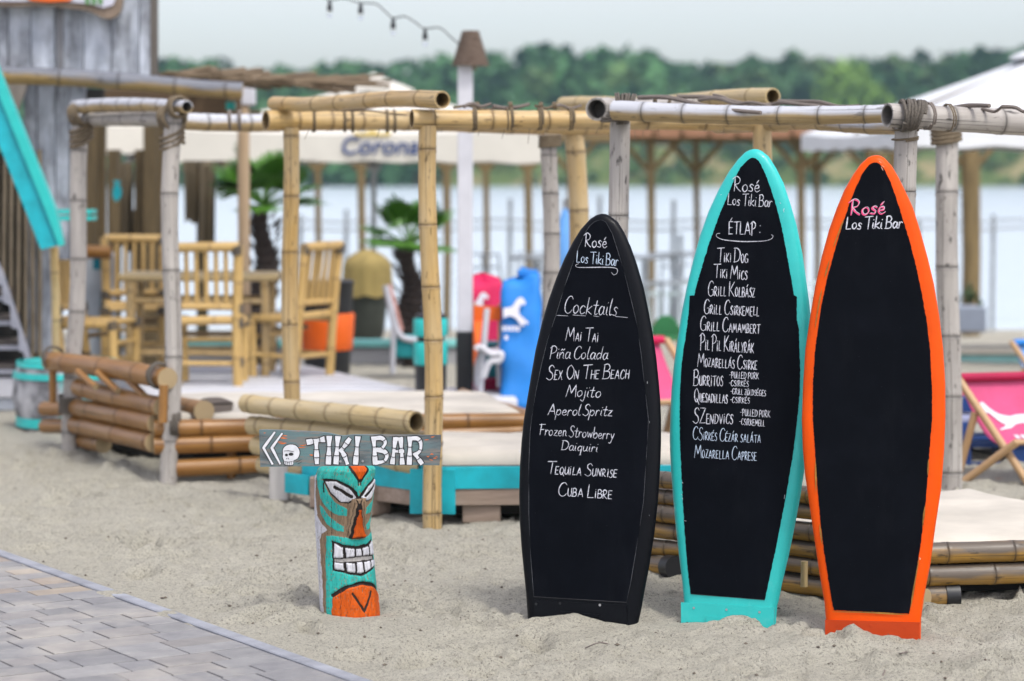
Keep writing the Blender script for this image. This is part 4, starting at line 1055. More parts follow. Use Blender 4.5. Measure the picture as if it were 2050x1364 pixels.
def twig(t,a_,c_,r,mat=STICK,k=3,name='stick',j=.012):
    rj=random.Random(int(a_[0]*10+c_[0])); P=[Vector(a_).lerp(Vector(c_),i/k)+Vector((rj.gauss(0,j*.3),rj.gauss(0,j*.3),rj.gauss(0,j) if 0<i<k else 0)) for i in range(k+1)]
    b=MB(); b.tube(crspline([tuple(p) for p in P],4),[r*(1-.25*i/(k*4)) for i in range(k*4+1)],7); return b.build(name,mat,t)
twig(Bc,W(600,213,12.9),W(880,216,11.9),.011); twig(Bc,W(700,222,12.6),W(815,230,12.3),.005,ROPEB)
twig(Bc,W(925,214,11.75),W(985,208,11.8),.010); twig(Bc,W(985,213,11.8),W(1062,209,11.85),.011); twig(Bc,W(1070,212,11.8),W(1112,208,11.9),.008,ROPEB); twig(Bc,W(1100,216,11.9),W(1165,212,12),.009); twig(Bc,W(905,216,11.8),W(1000,216,11.9),.007,ROPEB)
for px in (955,1022,1083,1110): lash(Bc,W(px,212,11.8),(1,.1,.1),.012,2.5,.004,.007,ROPEB)
for px,l in ((1010,20),(1060,30),(960,14),(760,18),(620,22),(1085,16)):
    twig(Bc,W(px,258,11.7),W(px+random.uniform(-10,14),258+l,11.7),.0016,ROPEB,2,'fibre',.004)
# pale log backrest on its left side
PL=thing('stacked_logs','three stacked pale bamboo logs tied to the front yellow post','backrest',(-1.1,12.2,0))
culm(PL,'log',W(490,806,12.72),W(832,847,11.66),.049,BC,.052,open1=True,sp=.24,seed=31,wob=.5)
culm(PL,'log',W(503,850,12.73),W(868,886,11.68),.050,BC,.052,open1=True,sp=.26,seed=32,wob=.5)
culm(PL,'log',W(515,890,12.74),W(850,935,11.75),.050,BC,.052,open1=True,sp=.25,seed=33,wob=.5)
culm(PL,'log',W(525,930,12.74),W(835,985,11.85),.050,BC,.052,sp=.25,seed=34,wob=.5)
# pallet bed
PB=thing('pallet_bed','low pallet bed edged with turquoise boards, in the middle behind the TIKI BAR sign','daybed',(.2,12.2,0),'low daybeds')
N0,R0,K0_,L0=Vector((-.40,11.74,0)),Vector((1.22,11.84,0)),Vector((.75,13.1,0)),Vector((-1.13,12.42,0))
def board(t,p,q,z0,z1,th,mat,name,lift=0):
    p=Vector(p);q=Vector(q); d=(q-p).normalized(); nn=Vector((d.y,-d.x,0)); b=MB()
    b.box(((p+q)/2+nn*(th/2+lift)+Vector((0,0,(z0+z1)/2))),((q-p).length,th,z1-z0),math.atan2(d.y,d.x)); gx(b); return b.build(name,mat,t,smooth=False)
board(PB,N0+Vector((.06,0,0)),R0,.165,.272,.022,TEAL,'edge_board',.012)
board(PB,L0+Vector((.08,-.05,0)),N0+Vector((-.02,.02,0)),.150,.275,.022,TEAL,'edge_board',.012)
board(PB,N0+Vector((-.09,.03,0)),N0+Vector((.13,.012,0)),.045,.262,.024,TEAL,'corner_board',.037)
board(PB,L0,L0+Vector((.13,-.12,0)),.06,.16,.022,TEAL,'corner_board',.030)
board(PB,N0+Vector((.1,0,0)),R0,.085,.165,.02,WOODP,'pallet_rail',.004); board(PB,L0,N0,.075,.150,.02,WOODP,'pallet_rail',.004)
for f in (.155,.55,.93):
    p=N0.lerp(R0,f); b=MB(); b.box((p.x,p.y+.055,.040),(.185,.12,.09)); gx(b).build('pallet_block',WOODP,PB,smooth=False)
for f in (.30,.62):
    p=L0.lerp(N0,f); b=MB(); b.box((p.x-.02,p.y+.03,.08),(.14,.14,.16),R(-43)); gx(b).build('pallet_block',WOODP,PB,smooth=False)
b=MB(); b.box((-1.205,12.55,.10),(.10,.10,.20)); b.build('pallet_block',m_wood('white_weathered',(.42,.40,.38),(.6,.58,.56)),PB,smooth=False)
b=MB(); b.poly([(-.33,11.83,.155),(1.15,11.93,.155),(.7,13.0,.155),(-1.05,12.5,.155)],.13,(0,0,1)); b.build('shaded_bed_base',SHADE,PB,smooth=False)  # shade below the pallet bed put into the base colour
o=slab([N0+Vector((.03,.03,0)),R0,Vector((.85,12.75,0)),Vector((-.95,12.62,0))],.272,.335,'mattress',CREAM,None,.05,10,.006,4); tag(o,'cream mattress on the turquoise pallet bed left of the black board','mattress','cream daybed mattresses')
# --- cabana on the right (grey weathered poles)
Cc=thing('bamboo_cabana','grey weathered bamboo cabana on the right with rope lashed poles behind the surfboards','cabana',(1.62,10.0,0),'bamboo cabanas over the daybeds')
culm(Cc,'post',Vector((.489,10.97,0)),W(1238,243,10.97),.046,BG,.046,sp=.44,seed=41)
culm(Cc,'post',Vector((1.615,10.07,0)),W(1813,246,10.07),.050,BG,.048,sp=.30,seed=42)
culm(Cc,'post',G(1904,992),W(1894,258,12.8),.060,BG,.060,sp=.37,seed=43)
culm(Cc,'post',Vector((.205,13.2,0)),W(1101,270,13.2),.047,BG,.045,sp=.26,seed=44)
culm(Cc,'beam',W(1193,219,10.95),W(1400,214,12.5),.053,BG,.050,open0=True,sp=.35,seed=45,wob=.5)
culm(Cc,'beam',W(1230,222,10.86),W(1800,227,10.16),.045,BW,.038,sp=.21,seed=46,bend=-.012,wob=.5)
culm(Cc,'beam',W(1440,250,12.6),W(1815,249,10.5),.036,BW,.036,sp=.3,seed=47)
culm(Cc,'beam',W(1777,229,10.0),W(2110,250,10.3),.050,BG,.058,open0=True,sp=.215,seed=48,wob=.5)
ty=Vector((1,.33,-.03))
for k,(px,ti) in enumerate(((1808,.02),(1815,.03),(1823,.02),(1831,.025),(1838,.015))): lash(Cc,W(px,231,10.01),(1,.3,.30-.12*k),.051,1.6,.0085,.014,ROPE,ti)
lash(Cc,W(1858,233,10.03),ty,.052,2,.004,.009,STICK); lash(Cc,W(1898,236,10.08),(1,.33,.05),.053,1.6,.0035,.010,ROPEB)
lash(Cc,W(1812,259,10.07),(0,0,1),.050,1.5,.004,.01,ROPEB,.004); lash(Cc,W(1812,278,10.07),(0,0,1),.050,1.5,.004,.008,ROPEB,.006)
lash(Cc,W(1894,268,12.8),(0,0,1),.062,4,.012,.022,ROPEB,.01)
for k in range(4): lash(Cc,W(1237+k*7,217,10.9),(1,.2,.25-.15*k),.058,1.5,.006,.012,ROPE,.02)
lash(Cc,W(1232,240,10.95),(.15,.1,1),.056,2.2,.006,.014,ROPE,.015); lash(Cc,W(1101,282,13.2),(0,0,1),.048,4,.009,.017,ROPEB)
twig(Cc,W(1278,196,11.0),W(1520,226,10.4),.0115,k=4); twig(Cc,W(1355,194,11.2),W(1560,208,11.0),.011,k=4); twig(Cc,W(1400,200,11.1),W(1545,214,10.7),.009,k=4); twig(Cc,W(1430,190,11.4),W(1500,220,10.9),.007)
for a_,c_ in (((1480,211),(1640,213)),((1560,203),(1720,212)),((1600,212),(1780,209))): twig(Cc,W(*a_,10.9),W(*c_,10.5),.010,k=4)
twig(Cc,W(1850,214,10.4),W(1981,212,10.0),.0125,k=3,j=.004); twig(Cc,W(1950,226,10.2),W(2008,213,10.0),.008,k=3); twig(Cc,W(2005,214,10.0),W(2070,222,9.9),.009)
for px in (1312,1340): lash(Cc,W(px,201+(px-1300)*.1,10.95),(1,-.1,-.2),.013,2.5,.0035,.006,ROPEB)
for px,y,l in ((1270,262,24),(1318,258,18),(1450,255,20),(1905,275,22),(1200,255,14),(1288,262,32)):
    twig(Cc,W(px,y,10.9),W(px+random.uniform(-8,16),y+l,10.9),.0014,ROPEB,2,'fibre',.004)
# log daybed of the right cabana
LD=thing('log_daybed','low daybed built of mottled dark bamboo logs behind the teal and orange boards','daybed',(1.6,9.9,0),'low daybeds')
far,near=Vector((.56,10.26,0)),Vector((1.60,9.36,0))
for k in range(6):
    r=(.041,.034,.036,.039,.033,.036)[k]; z=(.041,.117,.187,.262,.334,.403)[k]
    a_=far if k else Vector((1.0,9.88,0))
    culm(LD,'log',a_+Vector((0,0,z)),near+Vector((-.02*(k%2),0,z)),r,BD,sp=.24,seed=60+k,ring=.7,wob=.5)
culm(LD,'log',W(1270,1126,10.35),W(1350,1136,10.08),.042,BD,sp=.2,seed=70,wob=.1)
b=MB(); b.bamboo(W(1338,1134.5,10.12),W(1353,1136.7,10.06),.050,sp=9,wob=0); b.build('rubber_cap',BLACKM,LD)
for k,(z,r) in enumerate(((.045,.043),(.126,.042),(.212,.042))):
    q=Vector((2.75,9.62,0)) if k else Vector((1.735,9.46,0))
    culm(LD,'log',Vector((1.50,9.42,z)),q+Vector((0,0,z)),r,BD,sp=.27,seed=72+k,ring=.7,wob=.1)
b=MB(); b.bamboo(Vector((1.69,9.456,.045)),Vector((1.745,9.461,.045)),.051,sp=9,wob=0); b.build('rubber_cap',BLACKM,LD)
for px in (1610,1870): culm(LD,'peg',W(px,1124,9.5),W(px,1175,9.5),.014,BC,sp=.5)
b=MB(); b.poly([(1.1,9.98,.17),(1.66,9.56,.17),(2.65,9.72,.17),(2.15,10.9,.17),(1.2,10.5,.17)],.13,(0,0,1)); b.build('shaded_bed_base',SHADE,LD,smooth=False)  # near-black base paints the shade inside the log frame
o=slab([(1.56,9.45),(2.72,9.62),(2.09,11.03),(.86,10.38)],.175,.258,'mattress',CREAM,None,.03,10,.003,5); tag(o,'cream mattress on the dark bamboo daybed right of the orange board','mattress','cream daybed mattresses')

# ------------------------------------------------------------------ dining deck
q=[G(300,793,.15),G(885,791,.15),G(612,731,.15),G(230,731,.15)]
dk=thing('wooden_deck','white painted wooden deck under the bamboo dining set','deck',(-2.4,17.8,0))
slab(q,-.05,.15,'deck_floor',WHITEP,dk,.01,2)
for i in range(9):
    f=(i+.5)/9; p=Vector(q[0]).lerp(Vector(q[3]),f); r_=Vector(q[1]).lerp(Vector(q[2]),f); b=MB(); b.tube([p+Vector((0,0,.001)),r_+Vector((0,0,.001))],.003,4); b.build('board_seam',MGREY,dk)
lp=thing('low_platform','small white wooden platform carrying the tall white lamp post','platform',(-.2,16.9,0)); slab([G(886,799,.13),G(1036,800,.13),G(1020,776,.13),G(880,776,.13)],-.02,.13,'platform_top',WHITEP,lp,.01,2)
CANE=BY
def bchair(label,loc,rz,h=1.0,first=[None]):
    if first[0] is None:
        t=thing('bamboo_chair',label,'chair',(0,0,0),'bamboo dining chairs on the deck'); first[0]=t
        w_=.22; B_=m_bamboo('bamboo_chair_cane',(.62,.42,.16),(.52,.33,.11),(.16,.09,.035),None,0,.2)
        for s_ in (-1,1):
            culm(t,'leg',(s_*w_,-.20,0),(s_*w_,-.20,.45),.034,B_,sp=.3,seg=10); culm(t,'back_post',(s_*w_,.20,0),(s_*w_*1.02,.30,1.0),.036,B_,sp=.3,seg=10)
            culm(t,'stretcher',(s_*w_,-.2,.16),(s_*w_,.2,.16),.016,B_,seg=8); culm(t,'armrest' if False else 'side_rail',(s_*w_,-.22,.44),(s_*w_,.24,.44),.032,B_,seg=10)
        b=MB()
        for i in range(7): b.tube([(-.21,-.2+i*.066,.455),(.21,-.2+i*.066,.455)],.014,7)
        b.build('seat',B_,t)
        culm(t,'top_rail',(-.235,.30,.985),(.235,.30,.985),.036,B_,seg=10); culm(t,'back_rail',(-.22,.243,.56),(.22,.243,.56),.026,B_,seg=10); culm(t,'back_rail',(-.22,.227,.46),(.22,.227,.46),.034,B_,seg=10)
        culm(t,'stretcher',(-.22,.21,.16),(.22,.21,.16),.018,B_,seg=8); culm(t,'stretcher',(-.22,-.2,.3),(.22,-.2,.3),.018,B_,seg=8); culm(t,'stretcher',(-.2,.0,.36),(.2,.0,.36),.018,WOODB,seg=8)
        for i in range(5):
            x=-.14+.07*i; b=MB(); b.tube([(x,.243,.56),(x,.298,.98)],.017,7); b.build('slat',B_,t)
        for s_ in (-1,1):
            for (y,z,r) in ((.30,.97,.036),(.244,.55,.036),(.235,.45,.038),(.215,.17,.034),(-.2,.44,.034)):
                b=MB(); b.coil((s_*w_,y,z),(0,.1,1),r,5,.013,.006,5); b.build('binding',ROPE,t)
    else: t=copy_tree(first[0]); t['label']=label
    t.location=loc; t.rotation_euler=(0,0,rz); t.scale=(h,h,h); return t
bchair('bamboo chair with its slatted back to the viewer, nearest of the dining chairs',(-2.21,17.75,.15),R(180),1.02)
bchair('bamboo chair facing the viewer on the far side of the bamboo table',(-3.02,19.3,.15),R(8),1.02)
bchair('bamboo chair at the right table end in front of the orange bin',(-1.69,18.45,.15),R(-122),1.0)
bchair('low side-on bamboo chair at the left end of the table behind the log railing',(-3.05,17.9,.15),R(75),.98)
t=thing('bamboo_table','rectangular bamboo table with rounded pale edges between the bamboo chairs','table',(-2.4,18.6,.15))
b=MB(); 
for i in range(13): b.tube([(-2.98,18.35+.045*i,.90),(-1.78,18.35+.045*i,.90)],.030,8)
b.build('table_top',BC,t)
for x in (-2.90,-1.88):
    for y in (18.38,18.86): culm(t,'leg',(x,y,.15),(x,y,.89),.034,BY,seg=10)
for y in (18.38,18.86): culm(t,'rail',(-2.9,y,.72),(-1.88,y,.72),.022,BY,seg=8); culm(t,'rail',(-2.9,y,.32),(-1.88,y,.32),.02,BY,seg=8)
for x in (-2.9,-1.88): culm(t,'rail',(x,18.38,.5),(x,18.86,.5),.02,BY,seg=8)
# ------------------------------------------------------------------ lamp post, string lights
lb=G(930,783,.13); t=thing('lamp_post','tall white lamp post with black foot and woven cone shade','lamp post',(lb.x,lb.y,.13))
b=MB(); b.box((lb.x,lb.y,.13+.215),(.118,.118,.43)); b.build('black_foot',BLACKM,t,smooth=False)
b=MB(); b.box((lb.x+.005,lb.y,1.52),(.108,.108,1.93)); b.build('white_shaft',WHITEP,t,smooth=False)
zt=CH-(65-HZ)*lb.y/FPX; zb_=CH-(132-HZ)*lb.y/FPX; sx=(942-1025)*lb.y/FPX
b=MB(); prof=[]; n=15
for i in range(n+1):
    f=i/n; r=.130-.072*f; z=zb_+(zt-zb_)*f; prof+= [(r+.006,z),(r+.006,z+.008),(r-.003,z+.011)]
b.lathe((sx,lb.y,0),prof,24); b.build('cone_shade',m_wood('woven_rope',(.11,.075,.055),(.22,.165,.13),.9,(20,20,60)),t,auto=30)
b=MB(); b.tube([(sx+.02,lb.y-.1,zb_),(sx+.035,lb.y-.1,zb_-.035)],.012,5); b.build('frayed_rope',ROPEB,t)
t=thing('string_lights','black string of bare bulbs hanging from the sky to the woven lamp shade','string lights',W(780,30,17.2))
cab=[(480,-75),(560,-40),(605,-18),(640,-9),(660,0),(690,-3),(720,6),(752,8),(770,22),(787,36),(810,33),(830,44),(850,57),(880,56),(900,72),(920,90)]
b=MB(); b.tube(crspline([tuple(W(x,y,17.2-.0003*(x-700))) for x,y in cab],5),.0055,6); b.build('cable',BLACKM,t)
GLS=N('bulb_glass'); GLS.set(Roughness=.05); GLS.b.inputs['Transmission Weight'].default_value=1; GLS.b.inputs['IOR'].default_value=1.2; GLS.b.inputs['Base Color'].default_value=(.9,.93,.95,1)
for x,y in ((660,3),(722,8),(787,38),(851,60)):
    c=W(x,y,17.2); s_=MB(); s_.lathe((c.x,c.y,c.z-.07),[(.012,0),(.019,.002),(.019,.035),(.013,.045),(.013,.07),(.006,.078)],10); so=s_.build('socket',BLACKM,t)
    s_=MB(); s_.lathe((c.x,c.y,c.z-.115),[(.004,0),(.014,.006),(.02,.02),(.018,.035),(.012,.046)],10); s_.build('bulb',GLS.m,t)
# ------------------------------------------------------------------ umbrellas
def umbrella(label,cx,cy,half,zlo,zhi,zpk,mat,polem,group='square beach umbrellas',rot=0,text=None):
    t=thing('beach_umbrella',label,'umbrella',(cx,cy,sh(cx,cy)),group)
    M=Matrix.Translation((cx,cy,0))@Matrix.Rotation(rot,4,'Z')
    b=MB(); cs=[(-half,-half),(half,-half),(half,half),(-half,half)]
    for k in range(4):
        a_,c_=cs[k],cs[(k+1)%4]
        def fn(u,v,a_=a_,c_=c_):
            x=(a_[0]*(1-u)+c_[0]*u)*(1-v); y=(a_[1]*(1-u)+c_[1]*u)*(1-v)
            sag=-.10*math.sin(math.pi*u)*(1-v)*half/2-.05*math.sin(math.pi*v)
            return M@Vector((x,y,zhi+(zpk-zhi)*v+sag*.6))
        b.grid(fn,9,7)
    b.build('canopy',mat,t,auto=20)
    b=MB()
    for k in range(4):
        a_,c_=cs[k],cs[(k+1)%4]
        def fv(u,v,a_=a_,c_=c_):
            x=a_[0]*(1-u)+c_[0]*u; y=a_[1]*(1-u)+c_[1]*u
            return M@Vector((x*1.004,y*1.004,zhi-.03*half*math.sin(math.pi*u)*(1-v)-(zhi-zlo)*v*(1-.06*math.sin(math.pi*u))+.012*math.sin(u*40)*v))
        b.grid(fv,31,4)
    b.build('valance',mat,t,auto=20)
    b=MB(); b.lathe((cx,cy,0),[(.46,zpk-.12),(.44,zpk-.09),(.06,zpk+.06),(.01,zpk+.09)],8); b.build('vent_cap',mat,t,auto=20)
    g=sh(cx,cy)
    b=MB(); b.tube([(cx,cy,g-.1),(cx,cy,zpk)],.032,12); b.build('pole',polem,t)
    for k in range(8):
        an=math.pi/4*k+math.pi/4; L=half*(1.40 if k%2==0 else 1.0); b=MB()
        p0=M@Vector((0,0,zpk-.06)); p1=M@Vector((math.cos(an)*L*.98,math.sin(an)*L*.98,zhi-.03)); b.tube([p0,p1],.012,6)
        m0=p0.lerp(p1,.5); b.tube([M@Vector((0,0,zlo-.05)),m0],.010,6); b.build('rib',polem,t)
    b=MB(); b.lathe((cx,cy,zlo-.08),[(.06,0),(.07,.02),(.07,.07),(.05,.09)],12); b.build('hub',polem,t)
    b=MB(); b.box((cx,cy,g+.05),(.6,.6,.12)); b.build('base_slab',MGREY,t,smooth=False)
    return t
def text_part(txt,size,loc,mat,parent,name,rz=0,shear=.2,ext=.004):
    cu=bpy.data.curves.new(name,'FONT'); cu.body=txt; cu.size=size; cu.align_x='CENTER'; cu.align_y='CENTER'; cu.shear=shear; cu.extrude=ext; cu.offset=size*.012
    tmp=bpy.data.objects.new('tmp',cu); COL.objects.link(tmp); dg=bpy.context.evaluated_depsgraph_get()
    me=bpy.data.meshes.new_from_object(tmp.evaluated_get(dg)); bpy.data.objects.remove(tmp); bpy.data.curves.remove(cu)
    me.transform(Matrix.Translation(Vector(loc)-parent.location)@Matrix.Rotation(rz,4,'Z')@Matrix.Rotation(R(90),4,'X'))
    me.materials.clear(); me.materials.append(mat); o=bpy.data.objects.new(name,me); COL.objects.link(o); o.parent=parent; return o
INK=m_plain('lettering_blue',(.012,.05,.20),.6,.05,4,bump=0); YEL=m_plain('emblem_yellow',(.75,.56,.16),.6,.05,4,bump=0)
cx=(748-1025)*27/FPX
u1=umbrella('large cream umbrella with a blue word on its valance, in front of the lake','' and 0 or cx,27,1.98,1.79,2.14,2.72,CANVAS,METAL)
text_part('Corona',.26,(cx+.17,27-1.98-.03,1.965),INK,u1,'lettering')
b=MB(); P=[(-.18,0),(-.2,.10),(-.1,.05),(0,.13),(.1,.05),(.2,.10),(.18,0)]; b.poly([(cx+.1+x,27-1.98-.03,2.075+z*.5) for x,z in P],.01,(0,-1,0)); b.build('crown_emblem',YEL,u1,smooth=False)
cx2=(262-1025)*29/FPX
u2=umbrella('cream umbrella partly hidden by the left cabana posts','' and 0 or cx2,29,.85,1.90,2.26,2.65,CANVAS,METAL,rot=R(14))
cx3=(2115-1025)*23.5/FPX
u3=umbrella('white umbrella at the right edge, its pointed canopy rising above the grey bamboo pole',cx3,23.5,2.05,1.915,2.10,2.92,CANVASW,WOODB,rot=R(6))
for k,q in enumerate((1775,1800)):
    b=MB(); z=2.03; b.poly([(W(q,268,21.4).x+dx,21.37-.2*dx+.0,W(q,268,21.4).z+dz) for dx,dz in ((-.05,-.02),(.0,.03),(.06,.02),(.05,-.02),(0,-.03))],.006,(0,-1,0)); b.build('faded_print',MGREY,u3,smooth=False)
# folded blue parasol
t=thing('folded_parasol','folded light blue parasol behind the slanted yellow post','umbrella',W(1128,600,20)); c=W(1131,430,20)
b=MB(); b.lathe((c.x,20,0),[(.03,.55),(.14,.70),(.12,1.0),(.07,1.25),(.012,1.42)],12); b.build('folded_canopy',LBLUE,t); b=MB(); b.tube([(c.x,20,-.05),(c.x,20,1.48)],.02,8); b.build('pole',METAL,t)
# ------------------------------------------------------------------ far beach pergola and lake fence
PG=m_wood('pergola_timber',(.12,.085,.035),(.24,.17,.075),.8)
t=thing('beach_pergola','long brown timber pergola with braced posts and a reed roof at the water edge','pergola',(3,33,-.5))
def zpx(y,Y): return CH-(y-HZ)*Y/FPX
posts=[(635,34),(722,33),(893,33),(972,34.5),(1056,33),(1140,34.5),(1302,33),(1393,34.5),(1602,33),(1634,34.5),(1738,33),(1790,31),(1942,31)]
for px,Y in posts:
    x=(px-1025)*Y/FPX; r=.125 if px>1900 else .075 if px>1760 else .055 if Y<33.5 else .045
    g=sh(x,Y); b=MB(); b.tube([(x,Y,g-.3),(x+.02,Y,.6),(x,Y,zpx(268,Y))],[r,r*.95,r],8); b.build('post',PG,t)
    for s_ in (-1,1):
        b=MB(); b.tube([(x,Y,zpx(345,Y)),(x+s_*.40,Y,zpx(280,Y))],.040,6); b.build('brace',PG,t)
for Y in (33,34.5):
    b=MB(); x0,x1=(600-1025)*Y/FPX,(1745-1025)*Y/FPX; b.box(((x0+x1)/2,Y,zpx(275,Y)),(x1-x0,.12,.14)); gx(b).build('beam',PG,t,smooth=False)
x0,x1=(1255-1025)*33/FPX,(1745-1025)*33/FPX
b=MB(); rj=random.Random(3)
for i in range(150):
    x=x0+(x1-x0)*i/150; b.tube([(x,32.6,zpx(262,33)+rj.uniform(-.03,.03)),(x+rj.uniform(-.08,.08),35.4,zpx(250,33)+rj.uniform(0,.08))],.03,5)
b.build('reed_roof',m_wood('roof_reed',(.20,.115,.065),(.34,.21,.12),.9),t)
b=MB()
for i in range(9):
    x=x0+(x1-x0)*i/9; L=(x1-x0)/9-.05; b.box((x+L/2,32.55,zpx(263,33)-.02),(L,.03,.13+.02*(i%2)))
gx(b).build('fascia',m_wood('red_brown_board',(.24,.115,.06),(.36,.19,.11),.8),t,smooth=False)
t=thing('rope_fence','thin grey stake fence with two ropes standing in the shallow water','fence',(0,36.5,-.9))
for px,yt in ((598,430),(690,420),(815,445),(1018,398),(1090,430),(1197,392),(1345,400),(1358,470),(1448,430),(1560,425),(1690,430),(1835,440),(1985,430)):
    x=(px-1025)*36.5/FPX; b=MB(); b.tube([(x,36.5,-1.1),(x+.03,36.5,zpx(yt,36.5))],.035,7); b.build('stake',MGREY,t)
for y in (442,458):
    b=MB(); b.tube([((px-1025)*36.5/FPX,36.4,zpx(y+3*math.sin(px*.03),36.5)) for px in range(560,2080,20)],.018,5); b.build('rope',MGREY,t)
# white railing on a jetty
t=thing('jetty','low pale jetty with a white baluster railing behind the furniture','jetty',(1,32,-.5))
jx0,jx1=(985-1025)*32/FPX,(1660-1025)*32/FPX
b=MB(); b.box(((jx0+jx1)/2,32.2,-.48),(jx1-jx0,2.2,.14)); gx(b).build('jetty_floor',m_wood('pale_jetty',(.42,.44,.46),(.60,.62,.64)),t,smooth=False)
RAILM=m_plain('aqua_white_rail',(.56,.68,.70),.5,.05,3)
for y in (568,588): b=MB(); b.box(((jx0+jx1)/2,31.2,zpx(y,31.2)),(jx1-jx0,.06,.05)); b.build('rail',RAILM,t,smooth=False)
for i in range(34):
    x=jx0+(jx1-jx0)*(i+.5)/34; b=MB(); b.box((x,31.2,(zpx(590,31.2)-.42)/2),(.035,.035,abs(zpx(590,31.2)+.42))); b.build('baluster',RAILM,t,smooth=False)
# bistro tables and stools (thin grey metal)
def bistro(px,Y,label):
    x=(px-1025)*Y/FPX; g=sh(x,Y) if Y<31 else -.41; t=thing('bistro_table',label,'table',(x,Y,g),'grey metal bistro furniture by the lake')
    b=MB(); b.lathe((x,Y,g+1.02),[(.34,0),(.35,.012),(.35,.03),(.33,.035)],20); b.build('table_top',MGREY,t); b=MB(); b.tube([(x,Y,g+.03),(x,Y,g+1.02)],.03,8); b.build('leg',MGREY,t)
    b=MB(); b.lathe((x,Y,g),[(.24,0),(.24,.02),(.05,.05)],16); b.build('foot',MGREY,t)
def stool(px,Y,label,rz):
    x=(px-1025)*Y/FPX; g=sh(x,Y) if Y<31 else -.41; t=thing('bar_stool',label,'stool',(x,Y,g),'grey metal bistro furniture by the lake')
    M=Matrix.Translation((x,Y,g))@Matrix.Rotation(rz,4,'Z')
    for sx_ in (-1,1):
        for sy_ in (-1,1): b=MB(); b.tube([M@Vector((sx_*.2,sy_*.2,0)),M@Vector((sx_*.16,sy_*.16,.72))],.014,6); b.build('leg',MGREY,t)
    b=MB(); b.box((0,0,.73),(.36,.36,.035),M=M); b.build('seat',MGREY,t,smooth=False)
    b=MB(); b.tube([M@Vector((-.17,.17,.74)),M@Vector((-.18,.22,1.08)),M@Vector((.18,.22,1.08)),M@Vector((.17,.17,.74))],.014,6); b.tube([M@Vector((-.17,.2,.92)),M@Vector((.17,.2,.92))],.012,6); b.build('backrest',MGREY,t)
bistro(1075,29.5,'tall grey bistro table seen above the blue beanbag'); bistro(1290,30,'tall grey bistro table seen just right of the black board'); bistro(1350,31.6,'tall grey bistro table seen left of the teal board')
for px,Y,l,r_ in ((960,29,'grey bar stool seen above the magenta beanbag',.4),(1010,30,'grey bar stool between the magenta and the blue beanbags',2.2),(1045,30.3,'grey bar stool behind the blue beanbag, left of its bistro table',-.5),(1110,30.2,'grey bar stool behind the pale grey post, right of the beanbags',.9),(1262,29.2,'grey bar stool half hidden by the black board',2.5),(1325,29.6,'grey bar stool between the black and the teal boards',-.8),(1378,30.5,'grey bar stool touching the outline of the teal board',.2)): stool(px,Y,l,r_)
# ------------------------------------------------------------------ palms
PALM=N('palm_leaf'); tc=PALM.n('TexCoord').outputs['Object']; PALM.col(PALM.ramp(PALM.noise(tc,3,3),[(.3,(.03,.11,.008)),(.7,(.085,.22,.02))])); PALM.set(Roughness=.45); PALM=PALM.m
BARK=m_wood('palm_bark',(.020,.014,.012),(.055,.040,.034),.95,(14,14,30))
def palm(label,px,Y,ytop,r,seed,nf=15):
    x=(px-1025)*Y/FPX; g=sh(x,Y); zt=zpx(ytop,Y); rj=random.Random(seed); t=thing('fan_palm',label,'palm tree',(x,Y,g))
    b=MB(); n=60
    pts=[(x+.03*math.sin(i*.2),Y,g-.1+(zt-g+.1)*i/n) for i in range(n+1)]
    b.tube(pts,[(.075+.05*math.sin(math.pi*min(1,i/n*1.2)))*(1+.10*(i%3-1)) for i in range(n+1)],12)
    for i in range(150):
        z=g+(zt-g)*rj.random(); an=rj.random()*6.28; rr_=.11; p=Vector((x+math.cos(an)*rr_,Y+math.sin(an)*rr_,z)); b.tube([p,p+Vector((math.cos(an)*.06,math.sin(an)*.06,.07))],[.014,.003],4)
    b.build('trunk',BARK,t)
    for k in range(nf):
        an=2*math.pi*k/nf+rj.uniform(-.2,.2); elv=rj.uniform(-.1,1.25); L=r*rj.uniform(.45,.6)
        d=Vector((math.cos(an)*math.cos(elv),math.sin(an)*math.cos(elv),math.sin(elv))); base=Vector((x,Y,zt)); tip=base+d*L; b=MB()
        b.tube([base,base+d*L*.5+Vector((0,0,.02)),tip],[.012,.010,.008],5)
        side=d.cross(Vector((0,0,1))).normalized(); upv=side.cross(d).normalized(); nb=19
        for i in range(nb):
            a_=(-1+2*i/(nb-1))*1.75; dirv=(d*math.cos(a_)+side*math.sin(a_)).normalized(); bl=r*.56*(1-.22*abs(a_)/1.75)*rj.uniform(.85,1.08)
            wv=dirv.cross(upv).normalized()*.020; dr=Vector((0,0,-1))
            p1=tip+dirv*bl*.45+upv*.02; p2=tip+dirv*bl*.8+dr*bl*.03; p3=tip+dirv*bl+dr*bl*.10
            b.add([tip,p1-wv,p1+upv*.006,p1+wv,p2-wv*.8,p2,p2+wv*.8,p3],[(0,1,2),(0,2,3),(1,4,5,2),(2,5,6,3),(4,7,5),(5,7,6)])
        b.build('frond',PALM,t)
palm('dark fan palm with slim trunk left of the tall yellow post',527,22,412,.60,3,22)
palm('short fan palm with thick dark trunk behind the front yellow post',820,22,492,.50,6,18)
